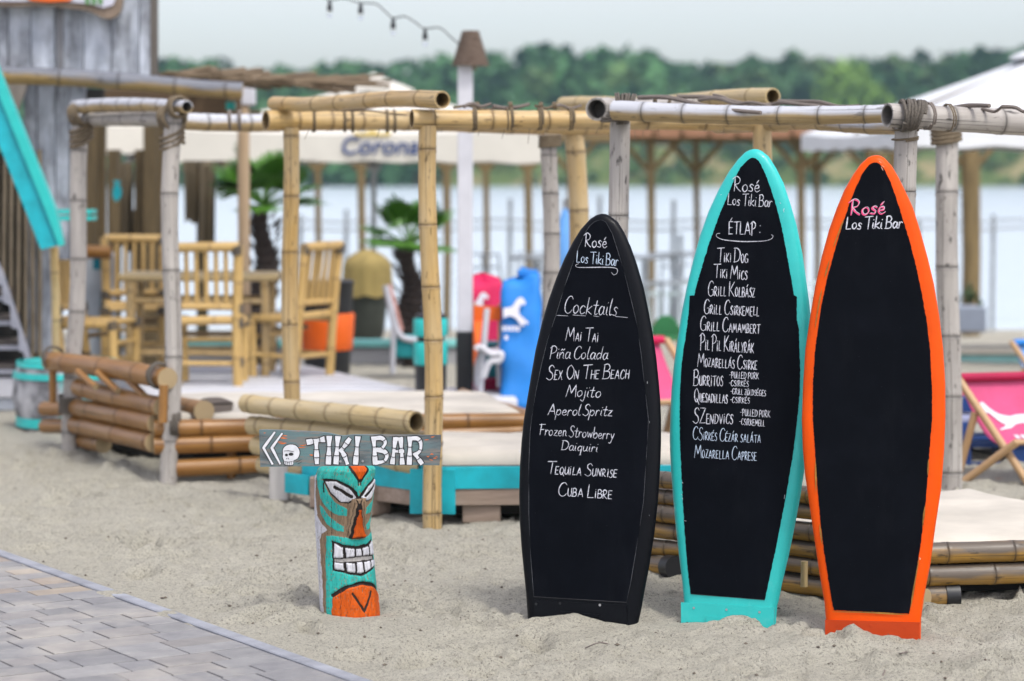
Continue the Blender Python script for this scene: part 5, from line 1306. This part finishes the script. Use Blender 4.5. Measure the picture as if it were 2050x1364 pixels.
# ------------------------------------------------------------------ bins, bags, chairs in the middle distance
def bin_(label,px,Y,z0,segs,seg=20):
    x=(px-1025)*Y/FPX; t=thing('litter_bin',label,'bin',(x,Y,z0))
    for nm,mat,prof in segs: b=MB(); b.lathe((x,Y,z0),prof,seg); b.build(nm,mat,t,auto=35)
    return t
bin_('round black bin with a broad orange band behind the right bamboo chair',655,19.5,.0,(('lower_body',BLACKM,[(.165,0),(.18,.02),(.19,.28)]),('orange_band',ORANGE,[(.20,.27),(.205,.28),(.222,.55),(.215,.565)]),('upper_body',BLACKM,[(.20,.56),(.215,.80),(.225,.82),(.20,.83)])))
bin_('slim black bin with turquoise bands half hidden by the front yellow post',862,17.0,.0,(('body',BLACKM,[(.095,.0),(.108,.02),(.112,.36)]),('turquoise_band',TEALG,[(.116,.35),(.12,.36),(.12,.50),(.116,.51)]),('gap',BLACKM,[(.095,.50),(.095,.56)]),('lid',TEALG,[(.118,.55),(.122,.56),(.122,.66),(.115,.675)]),('lid_top',BLACKM,[(.115,.67),(.108,.70),(.02,.715)])))
def bag(name,label,px0,px1,ytop,Y,depth,mat,lean=.12,peak=0,seed=1,z0=None):
    x=((px0+px1)/2-1025)*Y/FPX; wd=(px1-px0)*Y/FPX/2; zt=zpx(ytop,Y); g=sh(x,Y) if z0 is None else z0; t=thing(name,label,'beanbag',(x,Y,g)); rj=random.Random(seed)
    b=MB(); ph=[rj.random()*6 for _ in range(6)]
    def fn(u,v):
        an=u*2*math.pi; c_,s_=math.cos(an),math.sin(an); f=v
        r=(1-.10*f)*(min(1,(1-f)*20+.0))**.35 if f>.95 else (1-.10*f); r=r if f>.03 else .75
        sq=1/(abs(c_)**7+abs(s_)**7)**(1/7)
        zz=g+(zt-g)*f*(1-.05*f*(1-abs(c_)**2.0))+peak*f*(c_*.5)
        dx=.006*math.sin(6*f*3+ph[0]+2*an)+.006*math.sin(14*f+ph[1]-3*an)
        return Vector((x+wd*r*sq*c_+dx,Y+depth*r*sq*s_*(1-.35*f)+lean*f*1.0+dx,zz))
    b.grid(fn,48,26,closeu=True); b.build('bag',mat,t,auto=80); return t,x,wd
HORSE=[(338,570),(341,556),(345,548),(352,541),(365,538),(374,548),(385,560),(400,574),(420,585),(445,592),(470,595),(495,590),(520,588),(542,588),(556,592),(575,596),(595,605),(597,620),(580,612),(566,614),(575,632),(592,648),(588,664),(575,655),(555,638),(540,630),(515,626),(490,628),(470,633),(440,650),(410,654),(382,660),(380,653),(405,645),(425,632),(410,622),(398,612),(388,598),(375,582),(360,578),(348,580)]
def emblem(t,fn,name='horse_emblem',flip=False,pts=HORSE):
    xs=[p[0] for p in pts]; ys_=[p[1] for p in pts]; a_,c_=min(xs),max(xs); d_,e_=min(ys_),max(ys_)
    b=MB(); b.poly([fn((1-(x-a_)/(c_-a_)) if flip else (x-a_)/(c_-a_),(e_-y)/(e_-d_)) for x,y in pts]); return b.build(name,EMBLEM,t,smooth=False)
HB=[(1007.8, 615.3), (1018.5, 614.2), (1026.2, 611.7), (1031.4, 603.2), (1037.0, 595.5), (1044.2, 593.7), (1049.8, 599.4), (1052.4, 605.0), (1049.3, 609.1), (1044.2, 607.1), (1041.1, 610.9), (1038.5, 619.9), (1039.6, 627.6), (1046.8, 634.0), (1058.0, 643.5), (1055.5, 647.1), (1048.0, 643.0), (1049.3, 650.7), (1045.5, 651.2), (1037.8, 641.7), (1031.4, 634.0), (1021.1, 630.2), (1012.1, 632.7), (1007.8, 635.3)]; HM=[(949.8, 605.8), (957.0, 596.8), (962.1, 586.5), (969.8, 583.5), (977.5, 590.4), (978.8, 595.5), (973.6, 598.1), (969.8, 594.2), (967.2, 601.9), (968.5, 610.9), (957.0, 611.7), (949.8, 610.9)]
def bagprint(t,pts,Y,dp,l,ytop): b=MB(); b.poly([Vector((W(x,y,Y).x,Yf(0,W(x,y,Y).z,Y,dp,l,zpx(ytop,Y),0),W(x,y,Y).z)) for x,y in pts]); b.build('horse_emblem',EMBLEM,t,smooth=False)
t,x,wd=bag('beanbag','magenta beanbag with a white horse emblem beside the white lamp post',925,1006,546,17.9,.22,MAG,.1,0,2)
Yf=lambda x_,z,Y,dp,l,zt,g: Y-dp*(1-.35*(z-g)/(zt-g))*.97+l*(z-g)/(zt-g)-.03
bagprint(t,HM,17.9,.22,.1,546)
t,x,wd=bag('beanbag','tall bright blue beanbag with a white horse emblem left of the black board',1001,1086,543,17.2,.26,BLUE,.12,.06,3)
bagprint(t,HB,17.2,.26,.12,543)
for px0,px1,y,h_ in ((1006,1042,660,10),(1010,1020,677,8)):
    b=MB(); k=5 if px1-px0>20 else 1
    for i in range(k):
        a_=px0+(px1-px0)*i/k; c_=px0+(px1-px0)*(i+.7)/k
        P=[W(a_,y,17.2),W(c_,y,17.2),W(c_,y-h_,17.2),W(a_,y-h_,17.2)]
        b.poly([Vector((p.x,Yf(0,p.z,17.2,.26,.12,zpx(543,17.2),0),p.z)) for p in P])
    b.build('faint_print',EMBLEM,t,smooth=False)
b=MB(); b.box((W(1056,545,17.3).x,17.3,zpx(547,17.3)),(.14,.1,.05)); b.build('folded_corner',BLUE,t)
# orange beanbag strap / low seat, white chair, crates
t=thing('orange_deckchair','orange canvas folding chair standing before the magenta beanbag','chair',W(975,760,17.2))
b=MB(); P=[W(948,612,17.3),W(1003,614,17.3),W(1003,642,17.3),W(948,642,17.3)]; b.poly(P,.02,(0,-1,0)); b.build('back_band',ORANGE,t,smooth=False)
b=MB(); b.poly([W(948,643,17.28),W(966,643,17.28),W(958,705,17.0),W(948,735,16.95)],.02,(0,-1,0)); b.build('canvas_side',ORANGE,t,smooth=False)
for px in (951,1001): b=MB(); b.tube([W(px,608,17.34),W(px-2,765,17.34)],.014,7); b.build('leg',WOODL,t)
t=thing('plastic_chair','white plastic garden chair seen from the side beside the lamp post','chair',W(975,783,16.9))
b=MB(); b.tube(crspline([tuple(W(*p,16.95)) for p in ((975,618),(972,650),(968,700),(962,783))],5),.021,8); b.build('back_leg',WHITEP,t)
b=MB(); b.tube(crspline([tuple(W(*p,16.9)) for p in ((952,700),(962,695),(985,710),(1003,708),(1000,722),(980,726),(968,756))],5),.022,8); b.build('armrest',WHITEP,t)
b=MB(); b.grid(lambda u,v:W(955+u*44,700+6*math.sin(u*3),16.9)+Vector((0,v*.4,0)),8,6); b.build('seat',WHITEP,t); b=MB(); b.tube([W(957,700,17.2),W(954,775,17.2)],.02,8); b.build('leg',WHITEP,t); b=MB(); b.tube([W(998,715,17.2),W(1000,775,17.2)],.02,8); b.build('leg',WHITEP,t)
def crate(label,px0,px1,y0,y1,Y,mat):
    a_,c_=W(px0,y1,Y),W(px1,y0,Y); t=thing('storage_box',label,'box',((a_.x+c_.x)/2,Y+.2,a_.z)); b=MB(); b.box(((a_.x+c_.x)/2,Y+.2,(a_.z+c_.z)/2),(c_.x-a_.x,.4,c_.z-a_.z)); b.build('box_body',mat,t,smooth=False)
    b=MB(); b.box(((a_.x+c_.x)/2,Y+.2,c_.z+.006),(c_.x-a_.x+.02,.42,.018)); b.build('lid',mat,t,smooth=False)
crate('teal storage box stacked between the white chair and the blue beanbag',970,1002,692,757,17.5,m_plain('dull_teal',(.02,.27,.31),.6,.1,5)); crate('dark red box on the sand under the teal storage box',966,1002,764,787,17.4,CRIM)
# pale metal lounge chair
t=thing('lounge_chair','pale grey metal armchair with turquoise cushion left of the front yellow post','chair',W(800,745,20)); LM=m_plain('pale_grey_metal',(.50,.51,.56),.4,.08,6)
for dy in (0,.5):
    b=MB(); b.tube(crspline([tuple(W(*p,20+dy)) for p in ((772,572),(780,610),(792,655),(806,676),(835,682))],6),.026,8); b.build('side_frame',LM,t)
    b=MB(); b.tube([W(788,640,20+dy),W(786,748,20+dy)],.022,8); b.build('leg',LM,t); b=MB(); b.tube([W(834,682,20+dy),W(836,748,20+dy)],.022,8); b.build('leg',LM,t)
b=MB(); b.grid(lambda u,v:Vector(W(772+u*26,572+u*95,20))+Vector((.02,.02+v*.46,0)),6,6); b.build('back_panel',m_plain('coral_panel',(.55,.25,.20),.7,.1,5),t)
b=MB(); c=W(816,690,20); b.box((c.x,20.25,c.z-.03),(.22,.46,.16)); b.build('cushion',m_plain('turquoise_cushion',(.02,.33,.36),.8,.1,6),t)
# khaki covered egg chair
x=(735-1025)*24/FPX; g=sh(x,24); t=thing('covered_chair','khaki cloth cover draped over a dark garden chair by the palm','covered chair',(x,24,g))
zt=zpx(499,24); zb_=zpx(592,24); b=MB()
def kf(u,v):
    an=u*6.2832; r=.235*math.sin(min(1,v*2.6+.02)*math.pi/2)**.6*(1+.05*math.sin(an*11)*v)*(1+.06*v)
    return Vector((x+r*math.cos(an)*1.0,24+r*math.sin(an),zt-(zt-zb_)*v+.012*math.sin(an*7)*v))
b.grid(kf,66,14,closeu=True); b.build('cover',KHAKI,t)
b=MB(); b.lathe((x,24,g),[(.10,.10),(.17,.25),(.21,zb_-g+.02)],16); b.build('chair_shell',m_plain('dark_olive',(.04,.045,.035),.7,.2,6),t)
for s_ in (-1,1): b=MB(); b.tube([(x+.02*s_,24,zb_-.15),(x+.20*s_,24,g)],.018,6); b.build('leg',WOODB,t)
# long low turquoise capped wall
t=thing('low_wall','long low wall with a turquoise cap behind the dining deck','wall',(0,22.6,-.15)); a_=W(180,692,22.5); c_=W(940,692,22.5)
b=MB(); b.box(((a_.x+c_.x)/2,22.75,-.07),(c_.x-a_.x,.30,.26)); b.build('wall_body',m_plain('grey_render',(.40,.40,.41),.85,.1,3),t,smooth=False); b=MB(); b.box(((a_.x+c_.x)/2,22.74,.095),(c_.x-a_.x+.02,.36,.05)); b.build('wall_cap',m_plain('aqua_cap',(.22,.58,.55),.6,.08,3),t,smooth=False)
t=thing('low_wall','pale beige low wall with an aqua stripe at the right edge behind the deckchairs','wall',(5,23,-.15)); a_=W(1700,720,23); c_=W(2200,720,23)
b=MB(); b.box(((a_.x+c_.x)/2,23.2,-.12),(c_.x-a_.x,.4,.18)); b.build('wall_body',m_plain('aqua_stripe',(.30,.58,.54),.7,.08,3),t,smooth=False); b=MB(); b.box(((a_.x+c_.x)/2,23.2,.0),(c_.x-a_.x+.02,.5,.06)); b.build('wall_cap',m_plain('beige_cap',(.60,.55,.45),.8,.08,3),t,smooth=False)
# planter
c=W(1940,640,27); t=thing('planter_box','grey blue planter box with a small plant behind the grey post on the right','planter',(c.x,27,zpx(667,27))); b=MB(); b.box((c.x,27.2,c.z),(.40,.4,.29)); b.build('box_body',m_plain('slate_blue',(.30,.34,.42),.6,.08,4),t,smooth=False)
f=Leaves(); f.crown((c.x+.05,27.2,c.z+.25),.11,.15,60,.035,(.05,.09,.03),random.Random(2)); f.build('plant',t)
# green round table / chair glimpsed between boards
c=W(1333,652,21); t=thing('green_chair','rounded green garden chair back seen between the black and the teal boards','chair',(c.x,21,0)); GR=m_plain('garden_green',(.02,.16,.05),.5,.15,5)
b=MB(); b.lathe((0,0,0),[(.02,-.02),(.10,-.02),(.11,0),(.10,.02),(.02,.02)],24,M=Matrix.Translation((c.x,21,c.z-.02))@Matrix.Rotation(R(90),4,'X')); b.build('backrest',GR,t)
for s_ in (-1,1): b=MB(); b.tube([(c.x+.11*s_,21,c.z),(c.x+.13*s_,21,0)],.016,6); b.build('leg',GR,t)
b=MB(); b.box((c.x,20.85,.27),(.28,.3,.03)); b.build('seat',GR,t,smooth=False)
# ------------------------------------------------------------------ deckchairs
def deckchair(label,off,main,bar,s=1.0,text=True):
    def Q(px,py,Y): 
        p=W(px,py,Y); b0=W(1960,975,13.1); return b0+(p-b0)*s+Vector(off)
    wv=Vector((.56,.16,0))*s; t=thing('deckchair',label,'deckchair',Q(1960,975,13.1),'canvas deckchairs on the sand')
    A_,F_=Q(1917,756,13.3),Q(2070,985,12.95); E_,D_=Q(2035,886,13.0),Q(1912,977,13.2); C_,S_=Q(1952,826,13.22),Q(1914,968,13.28)
    for k in (0,1):
        o_=wv*k
        for a_,c_,nm in ((A_,F_,'long_leg'),(E_,D_,'seat_frame'),(C_,S_,'support_leg')):
            b=MB(); b.tube([a_+o_,c_+o_],.022*s,8); b.build(nm,WOODT,t)
    for p,nm in ((D_,'cross_bar'),(S_,'cross_bar'),(F_,'cross_bar')): b=MB(); b.tube([p+Vector((-.01,0,0)),p+wv],.020*s,8); b.build(nm,WOODT,t)
    b=MB(); b.tube([A_+wv*.03,A_+wv*.97],.024*s,12); b.build('top_bar',bar,t); b=MB(); b.tube([A_-wv*.03,A_+wv*1.03],.012*s,8); b.build('bar_end',WOODT,t); b=MB(); b.tube([E_-wv*.03,E_+wv*1.03],.016*s,8); b.build('front_bar',WOODT,t)
    def sl(u,v):
        p=A_.lerp(E_,v)+wv*(.05+.90*u); return p+Vector((-.02,.02,-.15*s*math.sin(math.pi*v)**.9*1.0))*1.0
    b=MB(); b.grid(sl,8,16); b.build('canvas_sling',main,t)
    nrm=(E_-A_).cross(wv).normalized(); nrm=-nrm if nrm.y>0 else nrm
    emblem(t,lambda u,v:sl(.10+.60*u,.44-.27*v)+nrm*.006)
    b=MB()
    for i in range(6): 
        u0=.30+.07*i; b.poly([sl(u0,.56)+nrm*.006,sl(u0+.045,.56)+nrm*.006,sl(u0+.045,.50)+nrm*.006,sl(u0,.50)+nrm*.006])
    b.build('faint_print',EMBLEM,t,smooth=False); return t
WOODT=m_wood('varnished_beech',(.40,.235,.11),(.56,.36,.19),.45)
deckchair('pink canvas deckchair with a white horse emblem at the right edge of the picture',(0,0,0),PINK,CRIM)
deckchair('light blue canvas deckchair behind the pink one at the right edge',(1.12,4.0,-.06),LBLUE,BLUE,.95)
_b=W(1960,975,13.1); _o=W(1334,674,15.6)-(_b+(W(1917,756,13.3)+Vector((.56,.16,0))-_b)*1.12); _o.z=-.02
deckchair('pink canvas deckchair glimpsed between the black and the teal boards',_o,PINK,MAG,1.12)
t=thing('pallet_table','stack of blue painted pallets behind the pink deckchair','pallet table',(2.95,14.4,0))
for z in (.05,.20):
    for i in range(4): b=MB(); b.box((2.95,14.12+.17*i,z+.06),(1.25,.12,.022)); gx(b).build('deck_board',NAVY if z<.1 else m_plain('lilac_top',(.34,.36,.52),.6,.08,4),t,smooth=False)
    for x in (2.40,2.62,2.95,3.5): b=MB(); b.box((x,14.35,z-.0),(.10,.6,.095)); b.build('block',NAVY,t,smooth=False)
    b=MB(); b.box((2.95,14.04,z-.042),(1.25,.05,.018)); gx(b).build('bottom_board',NAVY,t,smooth=False)
b=MB(); b.box((2.95,14.3,.33),(1.1,.08,.09)); b.build('back_board',NAVY,t,smooth=False)
cushion('cushion','magenta and blue cushion on the blue pallet stack',Vector((2.62,14.45,.36)),.3,.12,CRIM,0,R(20))
# ------------------------------------------------------------------ beach bar building on the left
t=thing('beach_bar','whitewashed plank beach bar with bamboo beam, dark veranda and stairs, on the left edge','building',(-4.2,17.4,0))
YB=17.3
BWD=m_bamboo('bamboo_blue_grey',(.36,.25,.10),(.26,.17,.06),(.03,.026,.024),(.17,.18,.21),.40,.6,.55,.25)
b=MB(); rj=random.Random(8)
px=-420
while px<305:
    w_=rj.uniform(34,58); w_=min(w_,306-px); a_,c_=W(px+1,152,YB),W(px+w_-1,-90,YB); b.box(((a_.x+c_.x)/2,YB+rj.uniform(-.012,.012),(a_.z+c_.z)/2),(c_.x-a_.x,.05,c_.z-a_.z)); o_=rj.uniform(-9,9); b.bam[-24:]=[(q[0]+o_,q[1],q[2]+o_) for q in b.bam[-24:]]; px+=w_
b.build('upper_wall',OFFW,t,smooth=False)
b=MB(); a_=W(122,150,YB); b.box((a_.x,YB-.035,a_.z+.38),(.045,.03,.76)); b.build('batten',m_wood('grey_batten',(.12,.12,.13),(.25,.25,.27)),t,smooth=False)
b=MB(); a_=W(309,158,YB); b.box((a_.x,YB,a_.z+.5),(.045,.09,1.1)); b.build('corner_post',m_wood('dark_corner',(.07,.06,.05),(.15,.13,.11)),t,smooth=False)
culm(t,'bamboo_beam',W(-330,131,16.85),W(486,179,16.95),.066,BWD,.058,sp=.36,seed=91,open1=False)
b=MB(); px=48
while px<172:
    w_=min(rj.uniform(26,38),173-px); a_,c_=W(px+1,705 if px<98 else 520,YB+.3),W(px+w_-1,160,YB+.3); b.box(((a_.x+c_.x)/2,YB+.3+rj.uniform(-.01,.01),(a_.z+c_.z)/2),(c_.x-a_.x,.05,c_.z-a_.z)); o_=rj.uniform(-9,9); b.bam[-24:]=[(q[0]+o_,q[1],q[2]+o_) for q in b.bam[-24:]]; px+=w_
b.build('lower_wall',OFFW,t,smooth=False)
b=MB(); a_=W(30,205,YB+.1); b.poly([W(-60,165,YB),W(55,168,YB),W(28,242,YB),W(-60,260,YB)],.05,(0,-1,0)); b.build('awning_board',m_wood('grey_brown',(.16,.14,.12),(.27,.24,.21)),t,smooth=False)
for i in range(22):
    px=-218.6+i*14.2; culm(t,'screen_cane',W(px,735 if px<-45 else min(735,max(500,535+3.1*px)),YB+.2),W(px,300,YB+.2),.0165,m_bamboo('dark_cane',(.24,.19,.125),(.13,.10,.065),(.05,.04,.03)) if i==0 else bpy.data.materials['dark_cane'],sp=.22,seg=8,seed=i)
b=MB(); b.box((W(10,520,YB+.5).x-.35,YB+.45,.9),(1.36,.04,1.9)); b.build('cane_shade_sheet',SHADE,t,smooth=False)  # flat near-black sheet paints shade between the canes
b=MB(); b.poly([W(-70,470,17.48),W(64,738,17.48),W(64,752,17.48),W(-70,752,17.48)],.02,(0,-1,0)); b.build('stair_shade_sheet',SHADE,t,smooth=False)  # added black sheet, painted shade behind the steps
# sign with wavy plank edge
s_=thing('wavy_sign','wavy edged wooden sign board with orange and green lettering high on the bar wall','sign',W(110,0,YB-.2))
edge=[(-60,12),(0,13),(40,14),(80,12),(120,15),(150,18),(180,24),(205,36),(225,36),(240,24),(246,0),(246,-60),(-60,-60)]
b=MB(); b.poly([W(x,y,YB-.18) for x,y in crspline(edge[:11],5)+edge[11:]],.05,(0,-1,0)); b.build('bark_edge',m_wood('bark_brown',(.16,.115,.08),(.28,.21,.155)),s_,smooth=False)
b=MB(); b.poly([W(x,y,YB-.20) for x,y in ((-60,2),(40,3),(120,2),(180,8),(205,16),(226,10),(232,-4),(232,-60),(-60,-60))],.015,(0,-1,0)); b.build('sign_face',m_plain('sign_lilac_white',(.58,.57,.66),.6,.08,4),s_,smooth=False)
b=MB(); b.poly([W(x,y,YB-.212) for x,y in ((52,-6),(100,-4),(152,-12),(140,2),(95,4),(60,1))],.008,(0,-1,0)); b.build('orange_mark',ORANGE,s_,smooth=False)
b=MB()
for x in (171,184,197): b.poly([W(x,8,YB-.212),W(x+8,10,YB-.212),W(x+8,-14,YB-.212),W(x,-14,YB-.212)],.008,(0,-1,0))
b.build('green_lettering',m_plain('lettering_green',(.10,.26,.08),.6,.1,5),s_,smooth=False)
# turquoise hand rail and stairs
h_=thing('stair_handrail','broad turquoise wooden handrail sloping down beside the bar stairs','handrail',W(100,700,16.3))
b=MB(); b.poly([W(x,y,16.3) for x,y in ((-50,60),(97,430),(122,490),(82,500),(-50,170))],.10,(0,-1,0)); b.build('rail',TEAL,h_,smooth=False)
b=MB(); b.poly([W(x,y,16.27) for x,y in ((-50,25),(10,172),(110,418),(126,490),(118,494),(97,436),(-50,72))],.09,(0,-1,0)); b.build('rail_lip',TEALG,h_,smooth=False)
culm(h_,'support_post',W(112,712,16.6),W(108,495,16.5),.030,BY,sp=.34,seg=10)
LILAC=m_plain('lilac_grey_paint',(.34,.35,.41),.6,.15,5)
st=thing('stairs','white sawtooth stairs with dark treads leading up into the bar','stairs',W(20,745,16.9))
saw=[(-40,440),(-8,520),(-8,545),(8,548),(10,590),(26,595),(28,640),(44,646),(46,690),(60,735),(46,740)]
b=MB(); b.poly([W(x,y,16.95) for x,y in ((-40,455),(4,545),(67,738),(53,741),(47,706),(38,703),(36,660),(22,656),(20,612),(6,606),(4,572),(-10,566),(-14,530),(-40,500))],.05,(0,-1,0)); b.build('stringer',LILAC,st,smooth=False)
for i,(y,x1) in enumerate(((587,10),(636,26),(685,42),(733,58))):
    a_,c_=W(-60,y,17.1),W(x1,y,17.1); b=MB(); b.box(((a_.x+c_.x)/2,17.2,a_.z),(c_.x-a_.x,.30,.035)); gx(b).build('tread',m_wood('dark_tread',(.05,.042,.036),(.11,.09,.08)) if i==0 else bpy.data.materials['dark_tread'],st,smooth=False)
    b=MB(); b.box(((a_.x+c_.x)/2,17.03,a_.z-.035),(c_.x-a_.x,.02,.03)); b.build('tread_edge',LILAC,st,smooth=False)
p_=thing('plinth','low white painted plinth under the bar stairs','plinth',W(30,815,17.05)); a_,c_=W(-80,820,17.05),W(94,757,17.05)
b=MB(); b.box(((a_.x+c_.x)/2,17.3,(a_.z+c_.z)/2+.04),(c_.x-a_.x,.5,(c_.z-a_.z)-.08)); b.build('plinth_body',WHITEP,p_,smooth=False); b=MB(); b.box(((a_.x+c_.x)/2,17.3,a_.z+.04),(c_.x-a_.x-.02,.46,.10)); b.build('plinth_foot',m_plain('grey_blue_foot',(.42,.45,.50),.7,.08,4),p_,smooth=False)
# shelf, veranda post, ceiling, reed roof
b=MB()
for y in (424,437): a_,c_=W(108,y,17.2),W(186,y,17.2); b.box(((a_.x+c_.x)/2,17.25,a_.z),(c_.x-a_.x,.25,.03))
b.build('turquoise_shelf',TEALG,t,smooth=False)
culm(t,'veranda_post',W(489,728,19.6)-Vector((0,0,.1)),W(489,206,19.6),.050,m_bamboo('pale_pole',(.52,.38,.24),(.44,.31,.19),(.3,.2,.12)),sp=9)
b=MB(); c=W(492,190,19.6); b.box((c.x,19.6,c.z),(.15,.15,.17)); b.build('post_collar',WHITEP,t,smooth=False)
b=MB(); a_,c_=W(168,236,18.6),W(474,176,18.6); b.box(((a_.x+c_.x)/2,18.9,(a_.z+c_.z)/2),(c_.x-a_.x,.1,c_.z-a_.z)); gx(b).build('interior_shade_panel',m_wood('shaded_brown_boards',(.075,.045,.022),(.15,.095,.05)),t,smooth=False)  # brown panel for the interior, its shade put into the colour
b=MB(); a_,c_=W(172,232,18.5),W(208,178,18.5); b.box(((a_.x+c_.x)/2,18.5,(a_.z+c_.z)/2),(c_.x-a_.x,.1,c_.z-a_.z)); b.build('opening_shade_block',SHADE,t,smooth=False)  # near-black block painted as the unlit interior
b=MB(); a_=W(462,212,18.4); b.box((a_.x,18.4,a_.z),(.07,.05,.06)); b.build('turquoise_block',TEALG,t,smooth=False)
b=MB(); rj=random.Random(12)
for i in range(110):
    f=i/110; px=300+f*340; y=152+16*f+rj.uniform(-4,4); a_=W(px,y,17.5); b.tube([a_,a_+Vector((rj.uniform(.1,.5),rj.uniform(.5,1.6),rj.uniform(-.03,.10)))],rj.uniform(.010,.022),5)
for i in range(26):
    px=306+rj.random()*290; y=150+.05*(px-306)+rj.uniform(-6,10); a_=W(px,y,17.45); b.tube([a_,a_+Vector((rj.uniform(.2,.42),rj.uniform(-.2,.3),rj.uniform(-.05,.02)))],rj.uniform(.008,.014),5)
b.build('reed_roof_edge',m_wood('grey_brown_reed',(.10,.07,.042),(.24,.175,.11),.9),t)
# hut posts with shade put into their colour, cloths and hanging fish behind the left cabana
PG_SHADED=m_wood('shaded_timber',(.06,.042,.018),(.14,.098,.045),.8)  # pergola timber in a darker copy, shade put into the colour
t=thing('veranda_frame','timber veranda posts coloured dark for shade with hanging brown cloth behind the left cabana','veranda',(-3.8,21,0))
for px,w_,Y,y0 in ((182,.055,20.5,240),(200,.050,20.6,240),(229,.055,21.6,300),(282,.05,22,300),(302,.06,21.8,250),(327,.045,20.4,250),(343,.04,22.5,330),(405,.05,23,330)):
    x=(px-1025)*Y/FPX; b=MB(); b.box((x,Y,(zpx(y0,Y)+sh(x,Y))/2),(w_*2,w_*2,zpx(y0,Y)-sh(x,Y))); b.build('post',PG_SHADED,t,smooth=False)
b=MB(); b.box((W(300,245,20.6).x,20.6,zpx(236,20.6)),(1.9,.12,.12)); gx(b).build('beam',PG_SHADED,t,smooth=False)
def cloth(px0,px1,y0,y1,Y,mat,seed,nm='hanging_cloth'):
    b=MB(); rj=random.Random(seed); ph=rj.random()*6
    b.grid(lambda u,v:W(px0+(px1-px0)*u,y0+(y1-y0)*v*(1+.03*math.sin(u*9+ph)),Y)+Vector((0,.05*math.sin(u*16+ph)*(0.3+v),0)),30,8); return b.build(nm,mat,t)
BRC=m_wood('brown_cloth',(.10,.078,.045),(.19,.15,.095),.9)
cloth(226,268,325,500,22.2,BRC,1); cloth(258,322,420,500,22.3,BRC,2); cloth(368,396,322,445,22.6,BRC,3); cloth(400,432,330,488,22.8,BRC,4); cloth(366,470,322,345,22.9,BRC,5)
f_=thing('hanging_fish','turquoise wooden fish hanging in the shade behind the left cabana','decoration',W(234,385,21)); b=MB(); P=[(-.5,.12),(-.3,.28),(.0,.36),(.3,.25),(.42,.1),(.62,.32),(.6,-.3),(.42,-.08),(.2,-.3),(-.1,-.35),(-.4,-.15)]
b.poly([W(234-18*y*1.4,385-38*x,21) for x,y in P],.03,(0,-1,0)); b.build('fish_body',TEAL,f_,smooth=False); b=MB(); b.tube([W(236,352,21),W(238,300,21)],.005,5); b.build('string',ROPE,f_)
# bar counter end with blue towels, barrel
t=thing('bar_counter','wooden counter with a round brown top log and hanging blue and white towels','counter',W(190,740,19.6))
b=MB(); b.tube([W(108,502,19.4),W(222,506,19.4)],.055,10); b.build('top_log',BB,t); b=MB(); b.box((W(190,610,19.7).x,19.75,.58),(.30,.2,.92)); b.build('counter_body',m_plain('pale_blue_boards',(.45,.50,.56),.7,.08,4),t,smooth=False)
TW=m_plain('teal_towel',(.008,.20,.29),.85,.15,5)
b=MB(); b.grid(lambda u,v:W(186+u*28,518+v*22,19.55)+Vector((0,.01*math.sin(u*20),0)),8,4); b.build('teal_towel',TW,t); b=MB(); b.grid(lambda u,v:W(202+u*18-6*v,588+v*90,19.55)+Vector((0,.01*math.sin(u*20),0)),8,6); b.build('teal_towel',TW,t)
t=thing('painted_barrel','grey wooden barrel with turquoise painted hoops behind the log railing','barrel',(G(178,868).x-.20,G(178,868).y+.3,0)); x,y=t.location.x,t.location.y
m=N('worn_barrel'); tc=m.n('TexCoord').outputs['Object']; n=m.noise(tc,3.5,5,.6); c=m.ramp(n,[(.42,(.13,.13,.14)),(.52,(.36,.36,.38)),(.60,(.50,.50,.52))]); n2=m.noise(tc,2.3,4,.6); c=m.mix(m.ramp(n2,[(.54,(0,0,0)),(.60,(1,1,1))]),c,(.05,.36,.35)); m.col(c); m.set(Roughness=.6)
pr=[(.30,0),(.33,.1),(.355,.22),(.345,.34),(.315,.455)]; b=MB(); b.lathe((x,y,0),pr+[(.29,.455),(.28,.43)],28); b.build('staves',m.m,t)
for z0,z1,r in ((.03,.09,.325),(.345,.385,.344),(.42,.455,.322)): b=MB(); b.lathe((x,y,0),[(r+.004,z0),(r+.01,z0),(r+.005,z1),(r,z1)],28); b.build('hoop',TEALG,t)
b=MB(); b.lathe((x,y,0),[(.30,.415),(.02,.42)],28); b.build('barrel_head',TEALG,t)

# ------------------------------------------------------------------ summer haze over the lake
b=MB(); hv=[(x,y,z) for z in (-6,60) for x,y in ((-460,-30),(460,-30),(460,930),(-460,930))]
b.add(hv,[(0,1,2,3),(4,5,6,7),(0,1,5,4),(1,2,6,5),(2,3,7,6),(3,0,4,7)])
m=bpy.data.materials.new('haze'); m.use_nodes=True; m.node_tree.nodes.remove(m.node_tree.nodes['Principled BSDF'])
pv=m.node_tree.nodes.new('ShaderNodeVolumePrincipled'); pv.inputs['Color'].default_value=(.55,.82,.95,1); pv.inputs['Density'].default_value=.00032; pv.inputs['Anisotropy'].default_value=.2
m.node_tree.links.new(pv.outputs[0],m.node_tree.nodes['Material Output'].inputs['Volume'])
o=b.build('haze',m,smooth=False); stuff(o); o['label']='thin pale haze in the air over the lake'
